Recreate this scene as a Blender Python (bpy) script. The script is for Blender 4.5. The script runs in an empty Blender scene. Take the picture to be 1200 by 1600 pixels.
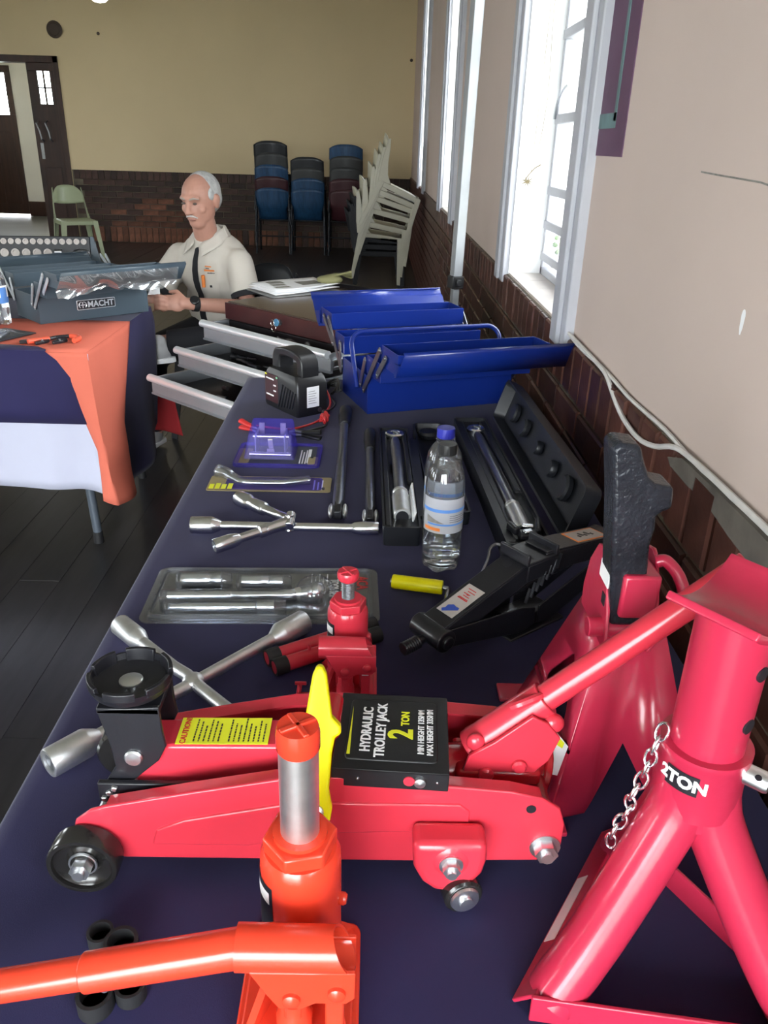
import bpy, bmesh, math, random
from mathutils import Vector as V, Matrix as M, Euler
random.seed(7)
SC = bpy.context.scene
COL = SC.collection
PI = math.pi
# ---------------------------------------------------------------- camera, sky, exposure
CAMZ = 1.37
_p, _y, _r, _f = 0.43359, 0.01977, 0.02989, 1240.6
cp, sp = math.cos(_p), math.sin(_p)
_fw = V((math.sin(_y) * cp, math.cos(_y) * cp, -sp))
_rt = V((math.cos(_y), -math.sin(_y), 0))
_up = _rt.cross(_fw)
_R = math.cos(_r) * _rt + math.sin(_r) * _up
_U = -math.sin(_r) * _rt + math.cos(_r) * _up
cam = bpy.data.cameras.new('camera')
cam.sensor_fit = 'HORIZONTAL'
cam.sensor_width = 36
cam.lens = _f / 1200 * 36
cam.clip_start = 0.02
camo = bpy.data.objects.new('camera', cam)
COL.objects.link(camo)
camo.matrix_world = M(((_R.x, _U.x, -_fw.x, 0), (_R.y, _U.y, -_fw.y, 0), (_R.z, _U.z, -_fw.z, CAMZ), (0, 0, 0, 1)))
SC.camera = camo
SC.view_settings.view_transform = 'Standard'
SC.view_settings.look = 'None'
SC.view_settings.gamma = 1
SC.view_settings.use_curve_mapping = False
SC.view_settings.exposure = 0.87
SKY = 13.0
w = bpy.data.worlds.new('overcast_sky')
SC.world = w
w.use_nodes = True
_bg = w.node_tree.nodes['Background']
_bg.inputs[0].default_value = (0.93, 0.97, 1.0, 1)
_bg.inputs[1].default_value = SKY


def portal(c, sx, sz, nrm):
    l = bpy.data.lights.new('window_portal', 'AREA')
    l.shape = 'RECTANGLE'
    l.size = sx
    l.size_y = sz
    l.cycles.is_portal = True
    o = bpy.data.objects.new('window_portal', l)
    COL.objects.link(o)
    o.location = c
    o.rotation_euler = V(nrm).to_track_quat('-Z', 'Z').to_euler()


# ---------------------------------------------------------------- materials
def pm(name, col, rough=0.5, metal=0.0, spec=0.5, coat=0.0, noise=None, bump=None, trans=0.0, ior=1.45, alpha=1.0,
       sheen=0.0, stretch=None, vary=0.0):
    m = bpy.data.materials.new(name)
    m.use_nodes = True
    nt = m.node_tree
    b = nt.nodes['Principled BSDF']
    I = b.inputs
    I['Base Color'].default_value = (*col, 1)
    I['Roughness'].default_value = rough
    I['Metallic'].default_value = metal
    I['Specular IOR Level'].default_value = spec
    I['Coat Weight'].default_value = coat
    I['Coat Roughness'].default_value = 0.08
    I['Transmission Weight'].default_value = trans
    I['IOR'].default_value = ior
    I['Alpha'].default_value = alpha
    I['Sheen Weight'].default_value = sheen
    tc = nt.nodes.new('ShaderNodeTexCoord')
    out = tc.outputs['Object']
    if stretch:
        mp = nt.nodes.new('ShaderNodeMapping')
        mp.inputs['Scale'].default_value = stretch
        nt.links.new(out, mp.inputs[0])
        out = mp.outputs[0]
    last = None
    if noise:
        sc, amt = noise
        n = nt.nodes.new('ShaderNodeTexNoise')
        n.inputs['Scale'].default_value = sc
        n.inputs['Detail'].default_value = 5
        nt.links.new(out, n.inputs['Vector'])
        mx = nt.nodes.new('ShaderNodeMix')
        mx.data_type = 'RGBA'
        mx.blend_type = 'MULTIPLY'
        mx.inputs[0].default_value = 1
        rp = nt.nodes.new('ShaderNodeValToRGB')
        rp.color_ramp.elements[0].position = 0.3
        rp.color_ramp.elements[1].position = 0.7
        lo = 1 - amt
        hi = 1 + amt * 0.6
        rp.color_ramp.elements[0].color = (lo, lo, lo, 1)
        rp.color_ramp.elements[1].color = (hi, hi, hi, 1)
        nt.links.new(n.outputs['Fac'], rp.inputs[0])
        mx.inputs[6].default_value = (*col, 1)
        nt.links.new(rp.outputs[0], mx.inputs[7])
        last = mx.outputs[2]
    if vary:
        oi = nt.nodes.new('ShaderNodeObjectInfo')
        mr = nt.nodes.new('ShaderNodeMapRange')
        mr.inputs[3].default_value = 1 - vary
        mr.inputs[4].default_value = 1 + vary
        nt.links.new(oi.outputs['Random'], mr.inputs[0])
        hs = nt.nodes.new('ShaderNodeHueSaturation')
        nt.links.new(mr.outputs[0], hs.inputs['Value'])
        if last:
            nt.links.new(last, hs.inputs['Color'])
        else:
            hs.inputs['Color'].default_value = (*col, 1)
        last = hs.outputs[0]
    if last:
        nt.links.new(last, I['Base Color'])
    if bump:
        sc, st = bump
        n = nt.nodes.new('ShaderNodeTexNoise')
        n.inputs['Scale'].default_value = sc
        n.inputs['Detail'].default_value = 4
        nt.links.new(out, n.inputs['Vector'])
        bp = nt.nodes.new('ShaderNodeBump')
        bp.inputs['Strength'].default_value = st
        bp.inputs['Distance'].default_value = 0.002
        nt.links.new(n.outputs['Fac'], bp.inputs['Height'])
        nt.links.new(bp.outputs[0], I['Normal'])
    return m


def clear(name, tint=(1, 1, 1), gloss=0.12, rough=0.03, veil=0.0, veilcol=(1, 1, 1), fres=0.6):
    """thin clear plastic / glass sheet: see-through with a fresnel sheen"""
    m = bpy.data.materials.new(name)
    m.use_nodes = True
    nt = m.node_tree
    nt.nodes.remove(nt.nodes['Principled BSDF'])
    out = nt.nodes['Material Output']
    tr = nt.nodes.new('ShaderNodeBsdfTransparent')
    tr.inputs[0].default_value = (*tint, 1)
    gl = nt.nodes.new('ShaderNodeBsdfGlossy')
    gl.inputs['Roughness'].default_value = rough
    lw = nt.nodes.new('ShaderNodeLayerWeight')
    lw.inputs[0].default_value = 0.35
    ma = nt.nodes.new('ShaderNodeMath')
    ma.operation = 'MULTIPLY_ADD'
    ma.use_clamp = True
    ma.inputs[1].default_value = fres
    ma.inputs[2].default_value = gloss
    nt.links.new(lw.outputs['Fresnel'], ma.inputs[0])
    mx = nt.nodes.new('ShaderNodeMixShader')
    nt.links.new(ma.outputs[0], mx.inputs[0])
    last = tr.outputs[0]
    if veil:
        df = nt.nodes.new('ShaderNodeBsdfDiffuse')
        df.inputs[0].default_value = (*veilcol, 1)
        m2 = nt.nodes.new('ShaderNodeMixShader')
        m2.inputs[0].default_value = veil
        nt.links.new(tr.outputs[0], m2.inputs[1])
        nt.links.new(df.outputs[0], m2.inputs[2])
        last = m2.outputs[0]
    nt.links.new(last, mx.inputs[1])
    nt.links.new(gl.outputs[0], mx.inputs[2])
    nt.links.new(mx.outputs[0], out.inputs[0])
    return m


MAT = dict(
    plaster_right=pm('plaster_right', (0.53, 0.43, 0.385), 0.75, noise=(1.3, 0.07), bump=(9, 0.25)),
    plaster_far=pm('plaster_far', (0.62, 0.50, 0.31), 0.75, noise=(0.8, 0.06), bump=(6, 0.2)),
    mortar_dark=pm('mortar_dark', (0.12, 0.10, 0.07), 0.7, noise=(8, 0.4)),
    mortar_light=pm('mortar_light', (0.13, 0.10, 0.08), 0.8, noise=(8, 0.4)),
    brick_dark=pm('brick_dark', (0.075, 0.028, 0.020), 0.36, noise=(14, 0.35), bump=(40, 0.5), vary=0.35),
    brick_red=pm('brick_red', (0.045, 0.020, 0.015), 0.6, noise=(10, 0.45), bump=(40, 0.5), vary=0.45),
    brick_bare=pm('brick_bare', (0.16, 0.065, 0.04), 0.8, noise=(10, 0.55), bump=(40, 0.5), vary=0.4),
    white_paint=pm('white_paint', (0.42, 0.425, 0.47), 0.5, noise=(6, 0.08), bump=(30, 0.1)),
    reveal_white=pm('reveal_white', (0.85, 0.86, 0.87), 0.6, noise=(5, 0.05)),
    sill_board=pm('sill_board', (0.62, 0.56, 0.52), 0.4, noise=(9, 0.12), vary=0.08),
    ceiling=pm('ceiling', (0.55, 0.52, 0.45), 0.9, noise=(2, 0.05)),
    floor_wood=pm('floor_wood', (0.027, 0.025, 0.027), 0.3, spec=0.5, noise=(3.5, 0.35), bump=(12, 0.12), stretch=(6, 1, 1), vary=0.10),
    floor_gap=pm('floor_gap', (0.10, 0.095, 0.09), 0.7, noise=(10, 0.4)),
    lobby_floor=pm('lobby_floor', (0.14, 0.14, 0.13), 0.3, noise=(2, 0.2)),
    lobby_wall=pm('lobby_wall', (0.74, 0.73, 0.68), 0.7, noise=(2, 0.05)),
    door_wood=pm('door_wood', (0.035, 0.012, 0.008), 0.35, noise=(4, 0.4), stretch=(8, 8, 0.6), bump=(25, 0.2)),
    purple=pm('purple_paint', (0.105, 0.045, 0.095), 0.6, noise=(12, 0.12)),
    teal=pm('teal_paint', (0.11, 0.19, 0.20), 0.6, noise=(20, 0.25)),
    pane=clear('window_pane', (0.97, 0.99, 0.98), 0.03),
    black_cloth=pm('black_cloth', (0.018, 0.0155, 0.066), 0.75, spec=0.25, noise=(4, 0.12), bump=(900, 0.12), sheen=0.1),  # black cloth with the blue veil of haze mixed into its colour
    orange_cloth=pm('orange_cloth', (0.62, 0.15, 0.10), 0.8, spec=0.2, noise=(3, 0.08), bump=(700, 0.1)),
    white_cloth=pm('white_cloth', (0.47, 0.48, 0.60), 0.8, spec=0.2, noise=(3, 0.04), bump=(700, 0.1)),
    wood_top=pm('wood_top', (0.25, 0.19, 0.12), 0.5, noise=(5, 0.2), stretch=(1, 8, 1)),
    grey_tube=pm('grey_tube', (0.10, 0.12, 0.15), 0.4, metal=0.3, noise=(20, 0.1)),
    red=pm('red_paint', (0.62, 0.035, 0.060), 0.28, coat=0.35, noise=(5, 0.06), bump=(60, 0.06)),
    pink=pm('crimson_paint', (0.50, 0.024, 0.066), 0.28, coat=0.35, noise=(5, 0.06), bump=(90, 0.12)),
    orange_red=pm('orange_red_paint', (0.72, 0.050, 0.022), 0.25, coat=0.4, noise=(5, 0.06), bump=(50, 0.05)),
    dark_red=pm('dark_red_paint', (0.42, 0.008, 0.016), 0.25, coat=0.5, noise=(5, 0.1)),
    yellow=pm('yellow_plastic', (0.80, 0.72, 0.0), 0.4, noise=(8, 0.04)),
    yellow_label=pm('yellow_label', (0.78, 0.80, 0.03), 0.45, noise=(8, 0.04)),
    black_paint=pm('black_paint', (0.012, 0.012, 0.016), 0.36, coat=0.12, noise=(8, 0.2), bump=(120, 0.12)),
    black_plastic=pm('black_plastic', (0.012, 0.012, 0.014), 0.38, noise=(12, 0.2), bump=(300, 0.06)),
    case_plastic=pm('case_plastic', (0.011, 0.012, 0.016), 0.42, noise=(12, 0.2), bump=(300, 0.1)),
    cast_black=pm('cast_black', (0.020, 0.022, 0.030), 0.26, metal=0.25, noise=(30, 0.4), bump=(160, 0.9)),
    rubber=pm('rubber', (0.012, 0.012, 0.014), 0.6, noise=(12, 0.2)),
    wheel=pm('wheel', (0.016, 0.015, 0.015), 0.2, noise=(12, 0.2), coat=0.3),
    chrome=pm('chrome', (0.80, 0.82, 0.86), 0.24, metal=1, noise=(40, 0.05)),
    satin=pm('satin_steel', (0.74, 0.75, 0.77), 0.42, metal=1, noise=(60, 0.1), bump=(500, 0.05)),
    dull_steel=pm('dull_steel', (0.33, 0.34, 0.36), 0.35, metal=1, noise=(60, 0.1)),
    gun_steel=pm('gun_steel', (0.30, 0.31, 0.34), 0.33, metal=1, noise=(60, 0.1)),
    zinc=pm('zinc', (0.78, 0.80, 0.83), 0.34, metal=1, noise=(50, 0.1)),
    blue=pm('blue_enamel', (0.005, 0.020, 0.18), 0.3, coat=0.35, noise=(5, 0.05), bump=(120, 0.06)),
    slate=pm('slate_enamel', (0.045, 0.065, 0.085), 0.38, noise=(5, 0.08), bump=(150, 0.06)),
    alu=pm('aluminium', (0.74, 0.76, 0.80), 0.33, metal=0.5, noise=(30, 0.05), stretch=(1, 30, 30)),
    alu_face=pm('aluminium_face', (0.27, 0.285, 0.31), 0.4, metal=0.4, noise=(20, 0.05)),
    chest_black=pm('chest_black', (0.014, 0.012, 0.014), 0.3, noise=(10, 0.2)),
    chest_top=pm('chest_top', (0.060, 0.040, 0.030), 0.24, noise=(10, 0.2)),
    chest_front=pm('chest_front', (0.050, 0.014, 0.014), 0.3, noise=(10, 0.2)),
    clear_plastic=clear('clear_plastic', (0.93, 0.95, 0.98), 0.05, 0.05, 0.025),
    blister_rim=clear('blister_rim', (0.80, 0.83, 0.90), 0.07, 0.06, 0.08),
    purple_plastic=clear('purple_plastic', (0.62, 0.58, 0.98), 0.006, 0.3, 0.14, (0.22, 0.18, 0.85), 0.04),
    dark_plastic=clear('smoky_plastic', (0.35, 0.36, 0.40), 0.1, 0.08, 0.35, (0.02, 0.02, 0.025)),
    wrap=clear('cling_wrap', (0.88, 0.9, 0.95), 0.22, 0.12, 0.10),
    card_dark=pm('card_dark', (0.05, 0.055, 0.065), 0.5, noise=(20, 0.2)),
    card_grey=pm('card_grey', (0.22, 0.22, 0.22), 0.5, noise=(20, 0.15)),
    card_tan=pm('card_tan', (0.32, 0.26, 0.14), 0.5, noise=(20, 0.15)),
    paper=pm('paper', (0.82, 0.82, 0.84), 0.6, noise=(5, 0.03)),
    print_grey=pm('print_grey', (0.22, 0.21, 0.19), 0.6, noise=(60, 0.4)),
    label_white=pm('label_white', (0.85, 0.85, 0.87), 0.5, noise=(20, 0.03)),
    label_grey=pm('label_grey', (0.42, 0.38, 0.36), 0.5, noise=(20, 0.1)),
    label_black=pm('label_black', (0.015, 0.015, 0.02), 0.4, noise=(20, 0.1)),
    ink_blue=pm('ink_blue', (0.03, 0.07, 0.35), 0.5, noise=(20, 0.1)),
    ink_dark=pm('ink_dark', (0.03, 0.03, 0.03), 0.5, noise=(20, 0.1)),
    ink_red=pm('ink_red', (0.55, 0.03, 0.03), 0.5, noise=(20, 0.1)),
    ink_orange=pm('ink_orange', (0.75, 0.22, 0.05), 0.5, noise=(20, 0.1)),
    water=clear('water', (0.92, 0.95, 0.98), 0.05, 0.02),
    bottle=clear('bottle_plastic', (0.93, 0.95, 0.97), 0.06, 0.04, 0.03),
    cap_blue=pm('cap_blue', (0.025, 0.03, 0.33), 0.4, noise=(30, 0.1)),
    cap_black=pm('cap_black', (0.012, 0.012, 0.013), 0.4, noise=(30, 0.1)),
    label_film=clear('label_film', (0.80, 0.80, 0.84), 0.05, 0.1, 0.55, (0.75, 0.76, 0.82)),
    label_blue=pm('label_blue', (0.10, 0.25, 0.62), 0.45, noise=(30, 0.05)),
    wire_red=pm('wire_red', (0.55, 0.03, 0.03), 0.4, noise=(30, 0.1)),
    wire_black=pm('wire_black', (0.012, 0.012, 0.012), 0.4, noise=(30, 0.1)),
    cable_white=pm('cable_white', (0.62, 0.60, 0.58), 0.5, noise=(30, 0.1)),
    khaki=pm('khaki', (0.22, 0.21, 0.10), 0.7, noise=(10, 0.15)),
    strap_grey=pm('strap_grey', (0.5, 0.46, 0.42), 0.7, noise=(60, 0.15)),
    skin=pm('skin', (0.44, 0.225, 0.17), 0.5, noise=(14, 0.12), bump=(60, 0.2)),
    hair=pm('hair', (0.42, 0.42, 0.42), 0.7, noise=(50, 0.25), bump=(160, 0.8)),
    shirt=pm('shirt', (0.56, 0.52, 0.47), 0.85, spec=0.2, noise=(7, 0.06), bump=(16, 0.5)),
    shirt_trim=pm('shirt_trim', (0.012, 0.012, 0.016), 0.8, noise=(7, 0.1)),
    trousers=pm('trousers', (0.008, 0.008, 0.012), 0.85, noise=(7, 0.2), bump=(14, 0.5)),
    eye=pm('eye', (0.10, 0.075, 0.065), 0.25, noise=(30, 0.1)),
    brow=pm('brow', (0.32, 0.28, 0.25), 0.7, noise=(50, 0.2)),
    moustache=pm('moustache', (0.50, 0.45, 0.43), 0.7, noise=(50, 0.2)),
    lips=pm('lips', (0.40, 0.18, 0.15), 0.5, noise=(30, 0.1)),
    shoe_grey=pm('shoe_grey', (0.36, 0.36, 0.37), 0.6, noise=(10, 0.1)),
    sage=pm('sage_plastic', (0.33, 0.37, 0.24), 0.35, noise=(4, 0.05)),
    cream=pm('cream_plastic', (0.42, 0.40, 0.31), 0.35, noise=(4, 0.06)),
    black_chair=pm('black_chair_plastic', (0.011, 0.012, 0.016), 0.55, spec=.3, noise=(4, 0.2)),
    poly_black=pm('poly_black', (0.016, 0.018, 0.022), 0.35, noise=(6, 0.2)),
    poly_grey=pm('poly_grey', (0.035, 0.037, 0.038), 0.4, noise=(6, 0.2)),
    poly_blue=pm('poly_blue', (0.012, 0.050, 0.12), 0.4, noise=(6, 0.35), stretch=(8, 8, 1)),
    poly_maroon=pm('poly_maroon', (0.045, 0.012, 0.016), 0.4, noise=(6, 0.2)),
    dark_tube=pm('dark_tube', (0.02, 0.022, 0.028), 0.4, metal=0.5, noise=(20, 0.2)),
    pole=pm('pole_white', (0.25, 0.26, 0.275), 0.35, metal=0.2, noise=(20, 0.04)),
    plaque=pm('plaque_brown', (0.06, 0.04, 0.03), 0.6, noise=(10, 0.2)),
    leaf=pm('leaf_green', (0.05, 0.09, 0.03), 0.6, noise=(10, 0.3)),
    twig=pm('twig', (0.20, 0.16, 0.09), 0.7, noise=(10, 0.3)),
    ground=pm('outdoor_ground', (0.35, 0.36, 0.30), 0.9, noise=(1, 0.2)),
    red_drink=pm('red_film', (0.45, 0.05, 0.05), 0.4, noise=(10, 0.1)),
)
_em = bpy.data.materials.new('lamp_glow')
_em.use_nodes = True
_em.node_tree.nodes['Principled BSDF'].inputs['Emission Color'].default_value = (1, 0.95, 0.85, 1)
_em.node_tree.nodes['Principled BSDF'].inputs['Emission Strength'].default_value = 6
MAT['glow'] = _em


# ---------------------------------------------------------------- mesh helpers
def frame(d):
    d = V(d).normalized()
    a = V((0, 0, 1)) if abs(d.z) < 0.9 else V((1, 0, 0))
    u = a.cross(d).normalized()
    return u, d.cross(u)


class MB:
    def __init__(s):
        s.v = []
        s.f = []

    def add(s, vs, fs, mx=None):
        b = len(s.v)
        s.v += [tuple(mx @ V(p)) if mx else tuple(p) for p in vs]
        s.f += [tuple(i + b for i in f) for f in fs]
        return s

    def box(s, c, d, rz=0, mx=None):
        x, y, z = d[0] / 2, d[1] / 2, d[2] / 2
        vs = [(-x, -y, -z), (x, -y, -z), (x, y, -z), (-x, y, -z), (-x, -y, z), (x, -y, z), (x, y, z), (-x, y, z)]
        T = M.Translation(c) @ M.Rotation(rz, 4, 'Z')
        if mx:
            T = M.Translation(c) @ mx.to_4x4()
        return s.add(vs, [(3, 2, 1, 0), (4, 5, 6, 7), (0, 1, 5, 4), (1, 2, 6, 5), (2, 3, 7, 6), (3, 0, 4, 7)], T)

    def bx(s, x0, x1, y0, y1, z0, z1):
        return s.box(((x0 + x1) / 2, (y0 + y1) / 2, (z0 + z1) / 2), (x1 - x0, y1 - y0, z1 - z0))

    def rings(s, rs, cap0=True, cap1=True, close=False):
        n = len(rs[0])
        b = len(s.v)
        for r in rs:
            s.v += [tuple(p) for p in r]
        k = len(rs)
        for i in range(k if close else k - 1):
            for j in range(n):
                a0, a1 = b + i * n + j, b + i * n + (j + 1) % n
                c0, c1 = b + ((i + 1) % k) * n + j, b + ((i + 1) % k) * n + (j + 1) % n
                s.f.append((a0, a1, c1, c0))
        if not close:
            if cap0:
                s.f.append(tuple(b + j for j in reversed(range(n))))
            if cap1:
                s.f.append(tuple(b + (k - 1) * n + j for j in range(n)))
        return s

    def tube(s, pts, r, n=10, cap=True, close=False, squash=1.0):
        pts = [V(p) for p in pts]
        k = len(pts)
        rs = []
        u = None
        for i, p in enumerate(pts):
            if close:
                d = (pts[(i + 1) % k] - pts[i - 1])
            else:
                d = pts[min(i + 1, k - 1)] - pts[max(i - 1, 0)]
            d.normalize()
            if u is None:
                u, w_ = frame(d)
            else:
                u = (u - d * u.dot(d)).normalized()
                w_ = d.cross(u)
            rr = r[i] if isinstance(r, (list, tuple)) else r
            rs.append([p + (u * math.cos(2 * PI * j / n) + w_ * math.sin(2 * PI * j / n) * squash) * rr for j in range(n)])
        return s.rings(rs, cap, cap, close)

    def cyl(s, p0, p1, r0, r1=None, n=20):
        return s.tube([p0, p1], [r0, r0 if r1 is None else r1], n)

    def lathe(s, prof, p0=(0, 0, 0), axis=(0, 0, 1), n=24, hollow=False):
        """prof: list of (radius, height along axis)"""
        d = V(axis).normalized()
        u, w_ = frame(d)
        rs = []
        for r, h in prof:
            rs.append([V(p0) + d * h + (u * math.cos(2 * PI * j / n) + w_ * math.sin(2 * PI * j / n)) * max(r, 1e-5) for j in range(n)])
        return s.rings(rs, not hollow, not hollow)

    def prism(s, poly, z0, z1, mx=None):
        n = len(poly)
        vs = [(x, y, z0) for x, y in poly] + [(x, y, z1) for x, y in poly]
        fs = [tuple(reversed(range(n))), tuple(range(n, 2 * n))]
        fs += [(i, (i + 1) % n, n + (i + 1) % n, n + i) for i in range(n)]
        return s.add(vs, fs, mx)

    def ball(s, c, r, n=16, m=10, mx=None):
        if not isinstance(r, (tuple, list)):
            r = (r, r, r)
        vs = [(0, 0, -1)]
        for i in range(1, m):
            t = -PI / 2 + PI * i / m
            for j in range(n):
                vs.append((math.cos(t) * math.cos(2 * PI * j / n), math.cos(t) * math.sin(2 * PI * j / n), math.sin(t)))
        vs.append((0, 0, 1))
        fs = [(0, 1 + (j + 1) % n, 1 + j) for j in range(n)]
        for i in range(m - 2):
            for j in range(n):
                a, b = 1 + i * n + j, 1 + i * n + (j + 1) % n
                fs.append((a, b, b + n, a + n))
        L = len(vs) - 1
        fs += [(L, L - n + j, L - n + (j + 1) % n) for j in range(n)]
        T = M.Translation(c) @ (mx.to_4x4() if mx else M.Identity(4)) @ M.Diagonal((*r, 1))
        return s.add(vs, fs, T)

    def grid(s, fn, nu, nv):
        b = len(s.v)
        for i in range(nu + 1):
            for j in range(nv + 1):
                s.v.append(tuple(fn(i / nu, j / nv)))
        for i in range(nu):
            for j in range(nv):
                a = b + i * (nv + 1) + j
                s.f.append((a, a + nv + 1, a + nv + 2, a + 1))
        return s

    def mesh(s, name):
        me = bpy.data.meshes.new(name)
        me.from_pydata(s.v, [], s.f)
        bm = bmesh.new()
        bm.from_mesh(me)
        bmesh.ops.recalc_face_normals(bm, faces=bm.faces)
        bm.to_mesh(me)
        bm.free()
        return me


def put(name, me, parent=None):
    o = bpy.data.objects.new(name, me)
    COL.objects.link(o)
    if parent:
        o.parent = parent
    return o


def part(name, mb, mat, parent=None, bevel=0.0, smooth=40, label=None, solid=0.0, sub=0, seg=2, weld=False):
    me = mb.mesh(name)
    if weld:
        bm = bmesh.new()
        bm.from_mesh(me)
        bmesh.ops.remove_doubles(bm, verts=bm.verts, dist=2e-5)
        bmesh.ops.recalc_face_normals(bm, faces=bm.faces)
        bm.to_mesh(me)
        bm.free()
    me.materials.append(MAT[mat] if isinstance(mat, str) else mat)
    if smooth:
        me.shade_smooth()
        me.set_sharp_from_angle(angle=math.radians(smooth))
    o = put(name, me, parent)
    if solid:
        m = o.modifiers.new('solid', 'SOLIDIFY')
        m.thickness = solid
        m.offset = 0
    if sub:
        m = o.modifiers.new('sub', 'SUBSURF')
        m.levels = sub
        m.render_levels = sub
    if bevel:
        m = o.modifiers.new('bevel', 'BEVEL')
        m.width = bevel
        m.segments = seg
        m.limit_method = 'ANGLE'
        m.angle_limit = math.radians(40)
    if label:
        o['label'] = label
    return o


def tag(o, label, cat, group=None, kind=None):
    o['label'] = label
    o['category'] = cat
    if group:
        o['group'] = group
    if kind:
        o['kind'] = kind
    return o


def thing(name, label, cat, loc=(0, 0, 0), rz=0.0, group=None, rot=None):
    o = bpy.data.objects.new(name, None)
    COL.objects.link(o)
    o.empty_display_size = 0.05
    o.location = loc
    o.rotation_euler = rot if rot else (0, 0, rz)
    return tag(o, label, cat, group)


def dup(o, parent=None):
    c = o.copy()
    COL.objects.link(c)
    c.parent = parent
    for ch in list(o.children):
        dup(ch, c)
    return c


def text(body, size, mat, parent, loc, xdir, ydir, name='lettering', bold=0.0, sx=1.0, align='CENTER', thick=0.0002):
    cu = bpy.data.curves.new('lettering', 'FONT')
    cu.body = body
    cu.size = size
    cu.align_x = align
    cu.align_y = 'CENTER'
    cu.extrude = thick
    cu.offset = bold
    cu.resolution_u = 3
    t = bpy.data.objects.new('lettering_curve', cu)
    COL.objects.link(t)
    dg = bpy.context.evaluated_depsgraph_get()
    me = bpy.data.meshes.new_from_object(t.evaluated_get(dg))
    bpy.data.objects.remove(t)
    bpy.data.curves.remove(cu)
    me.materials.clear()
    me.materials.append(MAT[mat])
    o = put(name, me, parent)
    x = V(xdir).normalized()
    y = V(ydir).normalized()
    z = x.cross(y)
    o.matrix_local = M(((x.x * sx, y.x, z.x, loc[0]), (x.y * sx, y.y, z.y, loc[1]), (x.z * sx, y.z, z.z, loc[2]), (0, 0, 0, 1)))
    return o


def hexpoly(r, n=6, a0=0.0):
    return [(r * math.cos(a0 + 2 * PI * i / n), r * math.sin(a0 + 2 * PI * i / n)) for i in range(n)]


def axm(p, d, up=None):
    """matrix taking local z to direction d at point p"""
    d = V(d).normalized()
    if up is None:
        u, w_ = frame(d)
    else:
        u = V(up).cross(d).normalized()
        w_ = d.cross(u)
    return M(((u.x, w_.x, d.x, p[0]), (u.y, w_.y, d.y, p[1]), (u.z, w_.z, d.z, p[2]), (0, 0, 0, 1)))


def rrect(w_, h, r, n=4, cx=0, cy=0):
    pts = []
    for (x, y, a) in ((w_ / 2 - r, h / 2 - r, 0), (-w_ / 2 + r, h / 2 - r, PI / 2), (-w_ / 2 + r, -h / 2 + r, PI), (w_ / 2 - r, -h / 2 + r, 1.5 * PI)):
        for i in range(n + 1):
            t = a + PI / 2 * i / n
            pts.append((cx + x + r * math.cos(t), cy + y + r * math.sin(t)))
    return pts


def struct(name, mb, mat, bevel=0.0, smooth=0, parent=None, label=None):
    o = part(name, mb, mat, parent, bevel, smooth)
    if parent is None:
        o['kind'] = 'structure'
    if label:
        o['label'] = label
    return o
# ================================================================ the hall
WX, DZ, FY, FDZ = 0.475, 0.963, 11.965, 0.94
LX, BY, HZ = -9.5, -2.6, 3.7
Z0, Z1 = DZ, 2.75
RW = [(-1.15, -0.05), (2.02, 2.93), (5.25, 6.15), (8.52, 9.42)]
LW = [(-2.3, -1.1), (0.6, 1.8), (3.9, 5.1), (7.2, 8.4)]


def wall_y(x0, x1, wins, y0, y1, z0=Z0, z1=Z1):
    mb = MB()
    mb.bx(x0, x1, y0, y1, -.1, z0)
    mb.bx(x0, x1, y0, y1, z1, HZ)
    e = [y0] + [t for w_ in wins for t in w_] + [y1]
    for a, b in zip(e[::2], e[1::2]):
        mb.bx(x0, x1, a, b, z0, z1)
    return mb


wall_right = struct('wall_right', wall_y(WX, WX + 0.3, RW, BY, FY), 'plaster_right')
wall_left = struct('wall_left', wall_y(LX - 0.3, LX, LW, BY, FY), 'plaster_far')
DX0, DX1, DTOP = -5.8, -4.24, 2.27
mb = MB()
mb.bx(LX, DX0, FY, FY + 0.25, -.1, HZ).bx(DX1, WX + 0.3, FY, FY + 0.25, -.1, HZ).bx(DX0, DX1, FY, FY + 0.25, DTOP, HZ)
wall_far = struct('wall_far', mb, 'plaster_far')
mb = MB()
BX0, BX1, BTOP = -2.6, 0.25, 2.6
mb.bx(LX, BX0, BY - 0.3, BY, -.1, HZ).bx(BX1, WX + 0.3, BY - 0.3, BY, -.1, HZ).bx(BX0, BX1, BY - 0.3, BY, BTOP, HZ)
wall_back = struct('wall_back', mb, 'plaster_far')
struct('ceiling', MB().bx(LX - 0.3, WX + 0.3, BY - 0.3, FY + 0.25, HZ, HZ + 0.1), 'ceiling')
struct('ground', MB().bx(-40, 40, -40, 50, -0.5, -0.3), 'ground')

# ---- floor: boards running down the hall, joints showing as thin dusty lines
floor = struct('floor', MB().bx(LX - .3, WX + .3, BY - .3, FY + .25, -0.1, -0.006), 'floor_gap')
BWD, BLN = 0.138, 2.7
rest = MB()


def board(mb, x, ya, yb, h):
    c = 0.0005
    mb.rings([[(x - BWD / 2 + c, ya + c, -0.02), (x + BWD / 2 - c, ya + c, -0.02), (x + BWD / 2 - c, yb - c, -0.02), (x - BWD / 2 + c, yb - c, -0.02)],
              [(x - BWD / 2 + c, ya + c, h - .001), (x + BWD / 2 - c, ya + c, h - .001), (x + BWD / 2 - c, yb - c, h - .001), (x - BWD / 2 + c, yb - c, h - .001)],
              [(x - BWD / 2 + 2 * c, ya + 2 * c, h), (x + BWD / 2 - 2 * c, ya + 2 * c, h), (x + BWD / 2 - 2 * c, yb - 2 * c, h), (x - BWD / 2 + 2 * c, yb - 2 * c, h)]])


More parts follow.
